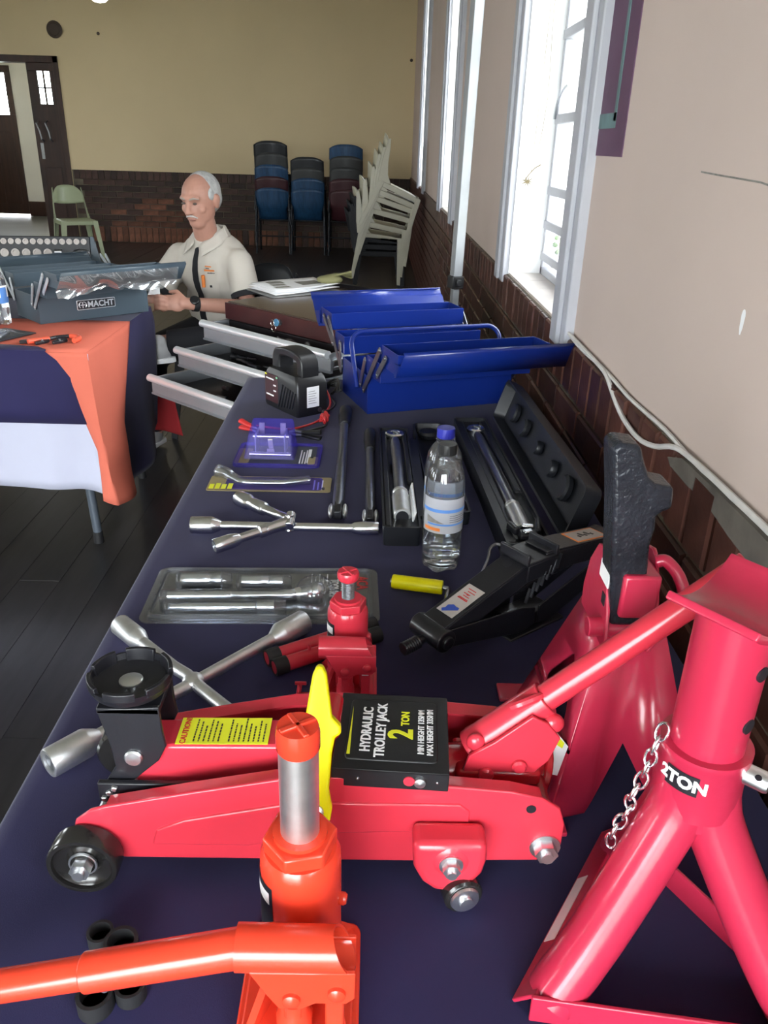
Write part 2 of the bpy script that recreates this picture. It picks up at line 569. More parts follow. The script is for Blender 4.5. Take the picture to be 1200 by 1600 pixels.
nb = int((WX - LX) / BWD)
for i in range(nb):
    x = WX - BWD * (i + 0.5)
    y = BY - random.random() * BLN
    while y < FY:
        ya, yb = max(y, BY), min(y + BLN, FY)
        y += BLN
        if yb - ya < 0.1:
            continue
        h = random.uniform(-0.0008, 0.0006)
        if x > -3.6 and yb > 0.9:
            m1 = MB()
            board(m1, x, ya, yb, h)
            part('floor_plank', m1, 'floor_wood', floor, smooth=0)
        else:
            board(rest, x, ya, yb, h)
o = part('floor_planks', rest, 'floor_wood', floor, smooth=0)
o['kind'] = 'stuff'


# ---- windows of the right wall (deep white reveals, steel glazing bars)
def window(name, y0, y1, detail=True, xw=WX, s=1, rd=0.125):
    t = 0.022
    m = MB()
    gx = xw + s * rd
    jx = sorted((xw - s * 0.0, xw + s * 0.29))
    m.bx(jx[0], jx[1], y0 - 0.001, y0 + 0.012, Z0, Z1).bx(jx[0], jx[1], y1 - 0.012, y1 + 0.001, Z0, Z1).bx(jx[0], jx[1], y0, y1, Z1 - 0.012, Z1 + .001)
    root = struct(name, m, 'reveal_white')
    for a, b in ((y0 - 0.135, y0 + 0.005), (y1 - 0.005, y1 + 0.15)):
        x0, x1 = sorted((xw - s * t, xw + s * 0.006))
        mm = MB().bx(x0, x1, a, b, Z0 - 0.03, Z1 + 0.12)
        x0, x1 = sorted((xw - s * (t + 0.012), xw - s * t + s * 0.001))
        c = (a + b) / 2
        mm.bx(x0, x1, c - 0.03, c + 0.04, Z0 - 0.025, Z1 + 0.1)
        part('trim', mm, 'white_paint', root, bevel=0.004)
    x0, x1 = sorted((xw - s * t, xw + s * 0.006))
    part('trim', MB().bx(x0, x1, y0, y1, Z1 - 0.005, Z1 + 0.12), 'white_paint', root, bevel=0.004)
    n = 5
    for i in range(n):  # painted boards of the sill, running across the wall's depth
        a, b = y0 + 0.012 + (y1 - y0 - 0.024) * i / n, y0 + 0.012 + (y1 - y0 - 0.024) * (i + 1) / n
        x0, x1 = sorted((xw + s * 0.002, xw + s * 0.29))
        part('sill_board', MB().bx(x0, x1, a + 0.001, b - 0.001, Z0 - 0.02, Z0 + 0.006), 'sill_board', root, smooth=0)
    f = MB()
    w_ = 0.028
    for a, b in ((y0 + 0.012, y0 + 0.012 + w_), (y1 - 0.012 - w_, y1 - 0.012), ((y0 + y1) / 2 - w_ / 2, (y0 + y1) / 2 + w_ / 2)):
        f.bx(gx - 0.015, gx + 0.015, a, b, Z0 + 0.006, Z1 - 0.012)
    f.bx(gx - 0.015, gx + 0.015, y0 + 0.012, y1 - 0.012, Z1 - 0.04, Z1 - 0.012)
    f.bx(gx - 0.015, gx + 0.015, y0 + 0.012, y1 - 0.012, Z0 + 0.006, Z0 + 0.03)
    part('glazing_frame', f, 'white_paint', root, bevel=0.003)
    zs = [1.03, 1.134, 1.243, 1.46, 1.70, 1.95, 2.2, 2.45]
    for z in zs:
        part('glazing_bar', MB().bx(gx - 0.018, gx + 0.018, y0 + 0.012, y1 - 0.012, z - 0.014, z + 0.014), 'white_paint', root, bevel=0.003)
    zz = [Z0 + 0.03] + zs + [Z1 - 0.03]
    for z0_, z1_ in zip(zz[:-1], zz[1:]):
        for a, b in ((y0 + 0.03, (y0 + y1) / 2), ((y0 + y1) / 2, y1 - 0.03)):
            part('pane', MB().add([(gx + s * .004, a, z0_), (gx + s * .004, b, z0_), (gx + s * .004, b, z1_), (gx + s * .004, a, z1_)], [(0, 1, 2, 3)]), 'pane', root, smooth=0)
    portal((xw + s * 0.27, (y0 + y1) / 2, (Z0 + Z1) / 2), y1 - y0 - 0.02, Z1 - Z0 - 0.02, (-s, 0, 0))
    return root


for i, (a, b) in enumerate(RW):
    wdo = window('window_%d' % (i + 1), a, b)
    if i == 1:
        cu = [(0.578, 2.74 + 0.16 * math.sin(t / 2), 1.55 - 0.09 * (1 - math.cos(t / 2))) for t in [PI * k / 10 for k in range(11)]]
        part('casement_stay', MB().tube(cu, 0.004, 6), 'dull_steel', wdo)
for i, (a, b) in enumerate(LW):
    window('window_%d' % (i + 5), a, b, False, LX, -1)
# glazed doors behind the photographer
m = MB()
for a in (BX0, (BX0 + BX1) / 2 - 0.04, BX1 - 0.08):
    m.bx(a, a + 0.08, BY - 0.2, BY - 0.14, 0, BTOP)
m.bx(BX0, BX1, BY - 0.2, BY - 0.14, BTOP - 0.08, BTOP).bx(BX0, BX1, BY - 0.2, BY - 0.14, 0, 0.12)
d3 = struct('door_3', m, 'white_paint')
for a, b in ((BX0 + 0.08, (BX0 + BX1) / 2 - 0.04), ((BX0 + BX1) / 2 + 0.04, BX1 - 0.08)):
    part('pane', MB().add([(a, BY - 0.17, 0.12), (b, BY - 0.17, 0.12), (b, BY - 0.17, BTOP - 0.08), (a, BY - 0.17, BTOP - 0.08)], [(0, 1, 2, 3)]), 'pane', d3, smooth=0)
portal(((BX0 + BX1) / 2, BY - 0.26, BTOP / 2), BX1 - BX0 - 0.04, BTOP - 0.04, (0, 1, 0))


# ---- brick dado
def brick_mesh(name, dx, dy, dz, mat, c=0.004):
    x, y, z = dx / 2, dy / 2, dz / 2
    r = []
    for (t, k) in ((-1, 0), (0.6, 0), (1, c)):
        r.append([(-(x) * t, (-y + k), (-z + k)), (-(x) * t, (y - k), (-z + k)), (-(x) * t, (y - k), (z - k)), (-(x) * t, (-y + k), (z - k))])
    mb = MB().rings(r)
    me = mb.mesh(name)
    me.materials.append(MAT[mat])
    return me


struct('mortar', MB().bx(WX - 0.006, WX + 0.01, BY, FY, 0, DZ - 0.001), 'mortar_dark', parent=wall_right)
bm_row = [brick_mesh('brick', 0.022, 0.076, 0.115, 'brick_dark') for k in range(3)]
bm_run = [brick_mesh('brick', 0.022, 0.216, 0.068, 'brick_dark') for k in range(3)]
spots = []
y = 0.02
while y < FY - 0.05:
    spots.append((y + 0.042, DZ - 0.06, 0))
    y += 0.085
for c in range(11):
    z = DZ - 0.125 - 0.0385 - 0.077 * c
    y = -0.1 + (0.113 if c % 2 else 0)
    while y < FY - 0.15:
        spots.append((y + 0.113, z, 1))
        y += 0.226


def rank(s_):
    y_, z_, k = s_
    vis = 1.0 if (z_ > 0.72 or y_ > 2.2) and y_ > 0.65 else 0.02
    return -vis / (y_ * y_ + (1.37 - z_) ** 2 + .2)


spots.sort(key=rank)
left = MB()
for i, (y, z, k) in enumerate(spots):
    if i < 298:
        o = put('brick', (bm_row, bm_run)[k][i % 3], wall_right)
        o.location = (WX - 0.005 + random.uniform(-0.0025, 0.0025), y, z)
        o.rotation_euler = (random.uniform(-.012, .012), 0, 0)
    else:
        left.box((WX - 0.005, y, z), (0.022, 0.076, 0.115) if k == 0 else (0.022, 0.216, 0.068))
o = part('distant_bricks', left, 'brick_dark', wall_right, smooth=0)
o['kind'] = 'stuff'

struct('mortar', MB().bx(DX1 + 0.03, WX, FY - 0.004, FY + 0.01, 0, FDZ - 0.001), 'mortar_dark', parent=wall_far)
struct('mortar', MB().bx(-3.8, -2.95, FY - 0.006, FY + 0.01, 0.1, 0.66), 'mortar_light', parent=wall_far, label='pale mortar of the patch left unpainted')
RZ = M.Rotation(PI / 2, 4, 'Z')


def far_meshes(dx, dz, mat):
    me = brick_mesh('brick', 0.022, dx, dz, mat)
    me.transform(RZ)
    return me


fr = {(k, m_): far_meshes(*((0.076, 0.115), (0.216, 0.066), (0.076, 0.20))[k], m_) for k in range(3) for m_ in ('brick_red', 'brick_bare')}
x = DX1 + 0.05
while x < WX - 0.06:
    o = put('brick', fr[(0, 'brick_red')], wall_far)
    o.location = (x + 0.04, FY - 0.006 + random.uniform(-.002, .002), FDZ - 0.06)
    o = put('brick', fr[(2, 'brick_bare' if random.random() < .55 or -3.8 < x < -2.2 else 'brick_red')], wall_far)
    o.location = (x + 0.04, FY - 0.006 + random.uniform(-.002, .002), 0.105)
    x += 0.085
for c in range(8):
    z = 0.25 + 0.0765 * c
    x = DX1 + 0.05 - (0.113 if c % 2 else 0)
    while x < WX - 0.2:
        if x > DX1:
            bare = -3.85 < x < -2.95 + 0.1 * (c % 3) and c < 5 and random.random() < 0.75
            o = put('brick', fr[(1, 'brick_bare' if bare else 'brick_red')], wall_far)
            o.location = (x + 0.113, FY - 0.006 + random.uniform(-.003, .003), z)
        x += 0.226

# ---- painted band beside the near window, cracks, scuffs
m = MB().bx(WX - 0.002, WX + 0.001, 1.685, 1.885, 1.36, 2.3)
part('painted_band', m, 'purple', wall_right, smooth=0, label='purple painted band beside the window')
m = MB().bx(WX - 0.003, WX, 1.757, 1.775, 1.425, 2.3).bx(WX - 0.003, WX, 1.757, 1.885, 1.412, 1.44)
part('painted_stripe', m, 'teal', wall_right, smooth=0, label='teal painted line on the purple band')
m = MB()
pts = [(1.262, 1.346), (1.17, 1.343), (1.06, 1.34), (1.0, 1.334), (0.9, 1.338)]
for (a, za), (b, zb) in zip(pts[:-1], pts[1:]):
    m.add([(WX - .0006, a, za - .0012), (WX - .0006, b, zb - .0012), (WX - .0006, b, zb + .0012), (WX - .0006, a, za + .0012)], [(0, 1, 2, 3)])
part('crack', m, 'print_grey', wall_right, smooth=0)
m = MB()
m.add([(WX - .0006, 1.028 + .006 * math.cos(t), 1.183 + (.026 if math.sin(t) < 0 else .008) * math.sin(t)) for t in [2 * PI * k / 10 for k in range(10)]], [tuple(range(10))])
part('scuff', m, 'label_white', wall_right, smooth=0)
part('nail_head', MB().ball((-3.65, FY - 0.004, 2.57), 0.02), 'plaque', wall_far)
part('nail_head', MB().ball((0.42, FY - 0.004, 2.38), 0.02), 'plaque', wall_far)

# ---- lobby beyond the far doors
lob = struct('wall_lobby_side', MB().bx(-4.1, -4.0, FY + 0.25, 16, 0, 3), 'lobby_wall')
OY = 15.6
m = MB().bx(-7.15, -7.06, OY, OY + .2, 0, 3).bx(-6.35, -6.03, OY, OY + .2, 0, 3).bx(-7.06, -6.35, OY, OY + .2, 2.42, 3).bx(-5.45, -4.0, OY, OY + .2, 0, 3).bx(-6.03, -5.45, OY, OY + .2, 0, 1.75).bx(-6.03, -5.45, OY, OY + .2, 2.5, 3)
struct('wall_lobby_end', m, 'lobby_wall')
struct('wall_lobby_left', MB().bx(-7.15, -7.05, FY + .25, OY + .2, 0, 1).bx(-7.15, -7.05, FY + .25, OY + .2, 2.6, 3).bx(-7.15, -7.05, FY + .25, FY + .8, 1, 2.6).bx(-7.15, -7.05, FY + 1.3, OY + .2, 1, 2.6), 'lobby_wall')  # gap in this unseen wall is added to brighten the lobby
portal((-7.1, FY + 1.05, 1.8), .5, 1.6, (1, 0, 0))
struct('floor_lobby', MB().bx(-7.15, -4.0, FY + 0.0, OY + .2, -0.1, -0.002), 'lobby_floor')
struct('ceiling_lobby', MB().bx(-7.15, -4.0, FY + 0.25, OY + .2, 3, 3.1), 'ceiling')
struct('baseboard_lobby', MB().bx(-6.35, -4.1, OY - 0.02, OY, 0, 0.25), 'door_wood', bevel=0.004)
m = MB()
x0, x1 = -7.06, -6.35
wz0, wz1 = 1.66, 2.31
m.bx(x0, x1, OY - .02, OY + .05, 0.03, wz0).bx(x0, x1, OY - .02, OY + .05, wz1, 2.42).bx(x1 - .10, x1, OY - .02, OY + .05, wz0, wz1).bx(x0, x0 + .1, OY - .02, OY + .05, wz0, wz1)
m.bx(x0 + .1, x0 + .32, OY - .03, OY, .2, 1.4).bx(x0 + .4, x1 - .1, OY - .03, OY, .2, 1.4)
d2 = struct('door_2', m, 'door_wood', bevel=0.004)
part('pane', MB().add([(x0 + .1, OY, wz0), (x1 - .1, OY, wz0), (x1 - .1, OY, wz1), (x0 + .1, OY, wz1)], [(0, 1, 2, 3)]), 'pane', d2, smooth=0)
portal(((x0 + x1) / 2, OY + 0.15, (wz0 + wz1) / 2), 0.5, 0.64, (0, -1, 0))
# glazed fanlights give the lobby its light
portal((-5.74, OY + 0.15, 2.12), 0.56, 0.73, (0, -1, 0))
w6 = struct('window_9', MB().bx(-6.03, -5.99, OY + .02, OY + .08, 1.75, 2.5).bx(-5.49, -5.45, OY + .02, OY + .08, 1.75, 2.5).bx(-5.99, -5.49, OY + .02, OY + .08, 1.75, 1.79).bx(-5.99, -5.49, OY + .02, OY + .08, 2.46, 2.5), 'white_paint')
part('pane', MB().add([(-5.99, OY + .05, 1.79), (-5.49, OY + .05, 1.79), (-5.49, OY + .05, 2.46), (-5.99, OY + .05, 2.46)], [(0, 1, 2, 3)]), 'pane', w6, smooth=0)

# ---- the hall's double door: right leaf shut, left leaf folded back out of the picture
m = MB()
m.bx(DX0 - 0.02, DX0 + 0.05, FY - 0.02, FY + .2, 0, DTOP).bx(DX1 - 0.05, DX1 + 0.02, FY - 0.02, FY + .2, 0, DTOP + .03).bx(DX0 - 0.02, DX1 + .02, FY - 0.02, FY + .2, DTOP - .05, DTOP + .03)
d1 = struct('door_1', m, 'door_wood', bevel=0.006)
L0, L1 = -4.655, DX1 - 0.05
g0, g1, gz0, gz1 = -4.535, -4.36, 1.735, 2.125
m = MB()
m.bx(L0, L1, FY + .02, FY + .07, 0.01, gz0).bx(L0, L1, FY + .02, FY + .07, gz1, DTOP - .05).bx(L0, g0, FY + .02, FY + .07, gz0, gz1).bx(g1, L1, FY + .02, FY + .07, gz0, gz1)
m.bx(L0 + .07, L1 - .07, FY + .008, FY + .03, .25, .95)
lf = part('door_leaf', m, 'door_wood', d1, bevel=0.004)
gm, zm = (g0 + g1) / 2, (gz0 + gz1) / 2
part('glazing_bar', MB().bx(gm - .009, gm + .009, FY + .03, FY + .06, gz0, gz1).bx(g0, g1, FY + .03, FY + .06, zm - .009, zm + .009), 'door_wood', lf)
for a, b in ((g0, gm), (gm, g1)):
    for c, d in ((gz0, zm), (zm, gz1)):
        part('pane', MB().add([(a, FY + .045, c), (b, FY + .045, c), (b, FY + .045, d), (a, FY + .045, d)], [(0, 1, 2, 3)]), 'pane', lf, smooth=0)
for hx in (-4.56, -4.44):
    part('door_handle', MB().tube([(hx - .03, FY + .02, 1.53), (hx - .035, FY - .05, 1.50), (hx, FY - .06, 1.40), (hx + .01, FY - .05, 1.31), (hx + .012, FY + .02, 1.28)], 0.010, 8), 'dull_steel', d1)
part('lock_plate', MB().bx(-4.60, -4.56, FY + .012, FY + .024, 1.06, 1.26), 'dull_steel', d1)
m = MB().bx(-5.81, -5.75, FY - 1.05, FY - .02, 0.01, DTOP - .05)
part('door_leaf', m, 'door_wood', d1, bevel=0.004)

# round plaque, pendant lamp
o = part('wall_plaque', MB().lathe([(0.0, 0), (.085, 0), (.10, .012), (.10, .02), (.07, .03), (.065, .024), (0, .022)], (-4.205, FY, 2.6), (0, -1, 0), 28), 'plaque')
tag(o, 'small round brown disc high on the far wall above the door', 'plaque')
t = thing('pendant_lamp', 'glowing round ceiling lamp at the top edge, over the far end', 'lamp', (-3.0, 10, 0))
part('lamp_shade', MB().lathe([(0.0, 0), (.06, .012), (.105, .05), (.125, .10), (.105, .16), (.05, .19)], (0, 0, 2.655), n=24), 'glow', t, smooth=80)
part('lamp_rod', MB().cyl((0, 0, 2.84), (0, 0, HZ), .008).cyl((0, 0, HZ - .04), (0, 0, HZ), .05, .05).cyl((0, 0, 2.835), (0, 0, 2.88), .055, .02), 'dark_tube', t)

# ---- white cables drooping along the top of the dado
def wy(px):
    return px


c1 = [(WX - .012, 1.90, DZ + .012), (WX - .010, 1.76, DZ + .009), (WX - .011, 1.62, DZ + .008), (WX - .012, 1.54, DZ + .004), (WX - .016, 1.47, DZ - .012), (WX - .02, 1.38, DZ - .03), (WX - .02, 1.28, DZ - .036),
      (WX - .018, 1.20, DZ - .022), (WX - .014, 1.13, DZ + .002), (WX - .010, 1.05, DZ + .006), (WX - .009, .95, DZ + .008), (WX - .009, .8, DZ + .010), (WX - .009, .3, DZ + .010)]
c2 = [(WX - .008, 1.90, DZ + .006)] + [(WX - .008, y_, DZ + .004 + .003 * math.sin(y_ * 17)) for y_ in [1.8 - .1 * k for k in range(16)]]


def smooth_path(pts, n=6):
    out = []
    P = [V(p) for p in pts]
    for i in range(len(P) - 1):
        a, b, c, d = P[max(i - 1, 0)], P[i], P[i + 1], P[min(i + 2, len(P) - 1)]
        for k in range(n):
            t_ = k / n
            out.append(0.5 * ((2 * b) + (c - a) * t_ + (2 * a - 5 * b + 4 * c - d) * t_ * t_ + (3 * b - a - 3 * c + d) * t_ ** 3))
    out.append(P[-1])
    return out


tag(part('wall_cable', MB().tube(smooth_path(c1, 4), 0.0045, 7), 'cable_white'), 'white cable that droops in a loop below the top of the brick dado', 'cable')
tag(part('wall_cable', MB().tube(smooth_path(c2, 2), 0.0035, 6), 'cable_white'), 'thin white cable running straight along the top of the brick dado', 'cable')

# weeds beyond the near window, a dry twig stuck to its jamb
t = thing('window_weed', 'small green weed growing outside at the foot of the near window', 'plant', (0.64, 2.885, 0.969))
m = MB()
m.tube([(0, 0, 0), (.006, 0, .05), (0, .01, .10), (.005, 0, .145)], .003, 5)
part('stem', m, 'twig', t)
m = MB()
for k in range(14):
    z = .02 + .0088 * k
    a = k * 2.4
    p = V((.018 * math.cos(a), .018 * math.sin(a), z))
    m.ball(p, (.013, .006, .009), 6, 4, M.Rotation(a, 3, 'Z'))
o = part('leaves', m, 'leaf', t)
t = thing('dry_twig', 'dry creeper twig hanging in the near window reveal', 'twig', (0.50, 2.912, 1.27))
m = MB()
m.tube(smooth_path([(0, 0, 0), (.012, -.006, .02), (.03, -.004, .04), (.05, -.004, .052)], 3), .0018, 5)
m.tube(smooth_path([(.02, -.004, .03), (.024, -.003, .2), (.03, -.003, .45), (.03, -.003, .7)], 3), .0009, 4)
m.tube(smooth_path([(.03, -.004, .04), (.05, -.003, .25), (.042, -.003, .5), (.05, -.003, .72)], 3), .0009, 4)
for k in range(9):
    a = k * .7
    m.tube([(.01, -.003, -.002), (.01 + .02 * math.cos(a), -.004 - abs(.006 * math.sin(a)), -.002 + .018 * math.sin(a))], [.0025, .0008], 4)
part('stem', m, 'twig', t)
m = MB()
sm = [(1.145, .944), (1.09, .963), (.98, .966), (.845, .968), (.70, .966), (.70, .925), (.80, .922), (.90, .928), (.985, .938), (1.06, .934), (1.13, .936)]
m.add([(WX - .0175, y, z) for y, z in sm] + [(WX - .004, y, z) for y, z in sm], [tuple(range(11))] + [(q, (q + 1) % 11, 11 + (q + 1) % 11, 11 + q) for q in range(11)])
part('mortar_smear', m, pm('mortar_grey', (.12, .105, .09), .8, noise=(18, .35), bump=(30, .6)), wall_right, smooth=30, label='grey mortar smeared over the top bricks')
# ================================================================ the long display table
TZ = 0.75
TX0, TX1, TY0, TY1 = -0.362, 0.425, 0.33, 2.25
t = thing('trestle_table', 'long trestle table hidden under the haze-tinted black cloth along the wall', 'table', (0, 0, 0))
part('tabletop', MB().bx(TX0 + .012, TX1 - .012, TY0 + .012, TY1 - .012, TZ - .034, TZ - .006), 'wood_top', t)
for x in (TX0 + .08, TX1 - .08):
    for y in (TY0 + .2, TY1 - .2):
        part('leg', MB().cyl((x, y, 0), (x, y, TZ - .034), .014), 'grey_tube', t)
m = MB()
rs = []
def crect(e, z, wv=0.0):
    pts = []
    segs = 40
    x0, x1, y0, y1 = TX0 - e, TX1 + e * .3, TY0 - e, TY1 + e
    for (ax, ay, bx_, by) in ((x0, y0, x1, y0), (x1, y0, x1, y1), (x1, y1, x0, y1), (x0, y1, x0, y0)):
        for k in range(segs):
            t_ = k / segs
            x, y = ax + (bx_ - ax) * t_, ay + (by - ay) * t_
            nx, ny = (by - ay), -(bx_ - ax)
            L = math.hypot(nx, ny)
            d = wv * (0.5 + 0.5 * math.sin(k * .9 + ax * 5)) * (1 if bx_ != x1 or ax != x1 else .1)
            pts.append((x + nx / L * d, y + ny / L * d, z))
    return pts
rs = [crect(-.30, TZ), crect(-.02, TZ), crect(-.006, TZ - .0005), crect(0, TZ - .006), crect(.002, TZ - .02), crect(.003, TZ - .15, .012), crect(.004, TZ - .42, .03)]
m.rings(rs, True, False)
tag(part('tablecloth', m, 'black_cloth', smooth=60), 'haze-tinted black cloth spread over the long table of tools', 'tablecloth')


def nut(mb, p, d, r=.009, h=.008, washer=True):
    T = axm(p, d)
    if washer:
        mb.prism(hexpoly(r * 1.35, 18), 0, .0018, T)
    mb.prism(hexpoly(r), .0018, h, T)
    mb.prism(hexpoly(r * .55, 12), h, h + .004, T)
    return mb


XZ = M(((1, 0, 0, 0), (0, 0, -1, 0), (0, 1, 0, 0), (0, 0, 0, 1)))  # (x,y,z)->(x,-z,y): polygon in x-z plane, extrude toward -y


def plate_xz(mb, poly, y0, y1):
    return mb.prism(poly, -y1, -y0, XZ)


def bend(o, r, zdir=None):
    """wrap flat lettering (local x along the rim, z outward) on a cylinder of radius r"""
    for v in o.data.vertices:
        a = v.co.x / r
        h = r + v.co.z
        v.co.x, v.co.z = math.sin(a) * h, math.cos(a) * h - r
    return o


def patch(r, a0, a1, z0, z1, c=(0, 0), n=12):
    m_ = MB()
    m_.grid(lambda u, v: (c[0] + r * math.cos(a0 + (a1 - a0) * u), c[1] + r * math.sin(a0 + (a1 - a0) * u), z0 + (z1 - z0) * v), n, 1)
    return m_


# ---------------------------------------------------------------- trolley jack
J = thing('trolley_jack', 'red hydraulic trolley jack with black cover plate and long raised handle', 'jack', (0, .585, TZ))
side = [(-.262, .045), (-.256, .066), (-.242, .078), (-.228, .083), (-.15, .101), (-.07, .118), (-.02, .121), (.074, .112), (.13, .107), (.158, .100), (.175, .088), (.181, .070), (.181, .045), (.175, .031), (.160, .025), (.04, .022), (-.215, .022), (-.245, .022), (-.258, .032)]
for sgn, y in ((-1, -.055), (1, .060)):
    m = MB()
    plate_xz(m, side, y - .002, y + .002)
    sp = part('side_plate', m, 'red', J, bevel=.0012, smooth=30)
    m = MB()
    rib = [(-.19, .040), (-.185, .058), (-.16, .070), (-.06, .093), (.085, .093), (.095, .085), (.095, .068), (.06, .060), (-.05, .056), (-.10, .040)]
    yy = y - .004 if sgn < 0 else y + .004
    plate_xz(m, rib, min(yy, y), max(yy, y))
    part('pressed_rib', m, 'red', sp, bevel=.0035, smooth=50, seg=3)
    # flange along the top edge
    m = MB()
    ed = side[3:10]
    for (xa, za), (xb, zb) in zip(ed[:-1], ed[1:]):
        yi = y + (.014 if sgn < 0 else -.014)
        m.add([(xa, y, za), (xb, y, zb), (xb, yi, zb - .002), (xa, yi, za - .002), (xa, y, za - .003), (xb, y, zb - .003), (xb, yi, zb - .005), (xa, yi, za - .005)],
              [(0, 1, 2, 3), (7, 6, 5, 4), (0, 4, 5, 1), (3, 2, 6, 7), (0, 3, 7, 4), (1, 5, 6, 2)])
    part('top_flange', m, 'red', sp, smooth=30)
for sgn, y in ((-1, -.068), (1, .073)):
    m = MB()
    prof = [(.006, -.0105), (.029, -.0105), (.032, -.008), (.032, .008), (.0305, .0105), (.0270, .0105), (.0262, .007), (.022, .0035), (.016, .002), (.012, .004), (.011, .0075), (.006, .0075)]
    m.lathe(prof, (-.248, y, .0325), (0, sgn, 0), 36)
    wh = part('wheel', m, 'wheel', J, smooth=35)
    m = MB()
    nut(m, (-.248, y + sgn * .0055, .0325), (0, sgn, 0), .0095, .011)
    part('wheel_nut', m, 'zinc', wh)
part('front_axle', MB().cyl((-.248, -.06, .0325), (-.248, .066, .0325), .0065), 'zinc', J)
part('cross_bar', MB().cyl((-.205, -.054, .068), (-.205, .058, .068), .008), 'dull_steel', J)
part('cross_member', MB().bx(-.02, .17, -.053, .058, .03, .036), 'dark_red', J)
m = MB()
nut(m, (.166, -.057, .043), (0, -1, 0), .0105, .011)
part('rear_nut', m, 'zinc', J)
part('bolt_hole', MB().lathe([(0, 0), (.0045, 0), (.0045, .0008), (0, .0008)], (.149, -.057, .088), (0, -1, 0), 14), 'label_black', J)
# rear castor housings and castors
for sgn in (-1, 1):
    y0, y1 = (-.088, -.0585) if sgn < 0 else (.0635, .092)
    m = MB()
    hp = [(.043, .076), (.108, .076), (.109, .056), (.106, .040), (.097, .027), (.086, .0195), (.076, .0175), (.064, .0195), (.053, .029), (.045, .046)]
    plate_xz(m, hp, y0, y1)
    ho = part('castor_housing', m, 'red', J, bevel=.007, smooth=60, seg=3)
    m = MB()
    yy = y0 if sgn < 0 else y1
    m.lathe([(0, 0), (.017, 0), (.013, .003), (.009, .0032), (0, .0032)], (.077, yy - sgn * .0012, .0555), (0, sgn, 0), 24)
    part('boss', m, 'red', ho, smooth=60)
    m = MB()
    nut(m, (.077, yy + sgn * .0018, .0555), (0, sgn, 0), .0078, .009)
    part('housing_nut', m, 'zinc', ho)
    cy = (y0 + y1) / 2 + sgn * .012
    m = MB().lathe([(.004, -.008), (.016, -.008), (.0178, -.006), (.0178, .006), (.016, .008), (.004, .008)], (.089, cy, .0178), (.25, sgn, 0), 28)
    ca = part('castor_wheel', m, 'wheel', ho, smooth=40)
    m = MB()
    d_ = V((.25, sgn, 0)).normalized()
    pc = V((.089, cy, .0178))
    m.lathe([(0, 0), (.0135, 0), (.0125, .0025), (.006, .003), (.006, .006), (0, .0065)], pc + d_ * .0085, d_, 24)
    part('castor_cap', m, 'zinc', ca, smooth=40)
# lift arm with caution label
m = MB()
arm = [(-.214, .072), (-.205, .120), (-.08, .122), (.0, .112), (.05, .085), (.05, .06), (-.05, .062), (-.12, .068)]
plate_xz(m, arm, -.020, .018)
ar = part('lift_arm', m, 'red', J, bevel=.003, smooth=40)
m = MB().add([(-.172, -.0195, .1222), (-.088, -.0195, .1235), (-.088, .0165, .1235), (-.172, .0165, .1222)], [(0, 1, 2, 3)])
lb = part('caution_label', m, 'yellow_label', ar, smooth=0, solid=.0006, label='yellow caution label')
text('CAUTION!', .0075, 'ink_red', ar, (-.1655, -.002, .1229), (0, 1, .0), (-1, 0, -.015), bold=.0001)
m = MB()
for k in range(15):
    x = -.156 + .0045 * k + (.005 if k > 5 else 0)
    if x > -.09:
        break
    z = .1231 + (x + .172) * .0155
    yy = -.017
    random.seed(k)
    while yy < .012 - (k % 3) * .004:
        L = random.uniform(.0012, .004)
        m.add([(x - .0007, yy, z), (x + .0007, yy, z), (x + .0007, yy + L, z), (x - .0007, yy + L, z)], [(0, 1, 2, 3)])
        yy += L + .0008
part('small_print', m, 'ink_dark', ar, smooth=0)
# black head: two cheek plates, saddle dish, link rods
ch = [(-.236, .164), (-.181, .168), (-.180, .141), (-.178, .125), (-.186, .108), (-.203, .092), (-.212, .083), (-.240, .068), (-.236, .083), (-.226, .100), (-.228, .125)]
for y in (-.024, .022):
    m = MB()
    plate_xz(m, ch, y - .002, y + .002)
    part('saddle_bracket', m, 'black_paint', J, bevel=.001)
m = MB().bx(-.236, -.181, -.026, .024, .160, .166)
part('bracket_top', m, 'black_paint', J, bevel=.001)
part('pivot_pin', MB().lathe([(0, 0), (.0085, 0), (.0085, .002), (.007, .0035), (0, .004)], (-.208, -.026, .112), (0, -1, 0), 20), 'zinc', J)
m = MB()
m.lathe([(.0, .0), (.016, .0), (.020, .004), (.0335, .008), (.0365, .0135), (.0372, .019), (.0352, .019), (.034, .013), (.031, .0115), (0, .0115)], (-.211, 0, .165), n=40)
sd = part('saddle', m, 'black_paint', J, smooth=35)
m = MB()
for k in range(6):
    a0 = PI / 3 * k + .12
    rs = []
    for i in range(7):
        a = a0 + (PI / 3 - .26) * i / 6
        c_, s_ = math.cos(a), math.sin(a)
        rs.append([(-.211 + r * c_, r * s_, z) for r, z in ((.0318, .1765), (.0372, .180), (.0372, .1885), (.0335, .1885))])
    m.rings(rs)
part('saddle_lugs', m, 'black_paint', sd, bevel=.0008)
part('saddle_bolt', MB().lathe([(0, 0), (.0105, 0), (.0105, .0015), (.008, .0028), (0, .0032)], (-.211, 0, .1767), n=24), 'zinc', sd)
for y in (-.031, .029):
    m = MB().bx(-.242, -.04, y - .003, y + .003, .066, .088)
    lk = part('link_bar', m, 'black_paint', J, bevel=.0015)
m = MB()
for k, (x, z) in enumerate([(-.236, .072), (-.231, .079), (-.226, .084), (-.228, .071)]):
    m.box((x, -.036, z), (.005, .004, .005), mx=M.Rotation(k, 3, 'Y'))
part('weld_spatter', m, 'zinc', lk, bevel=.001)
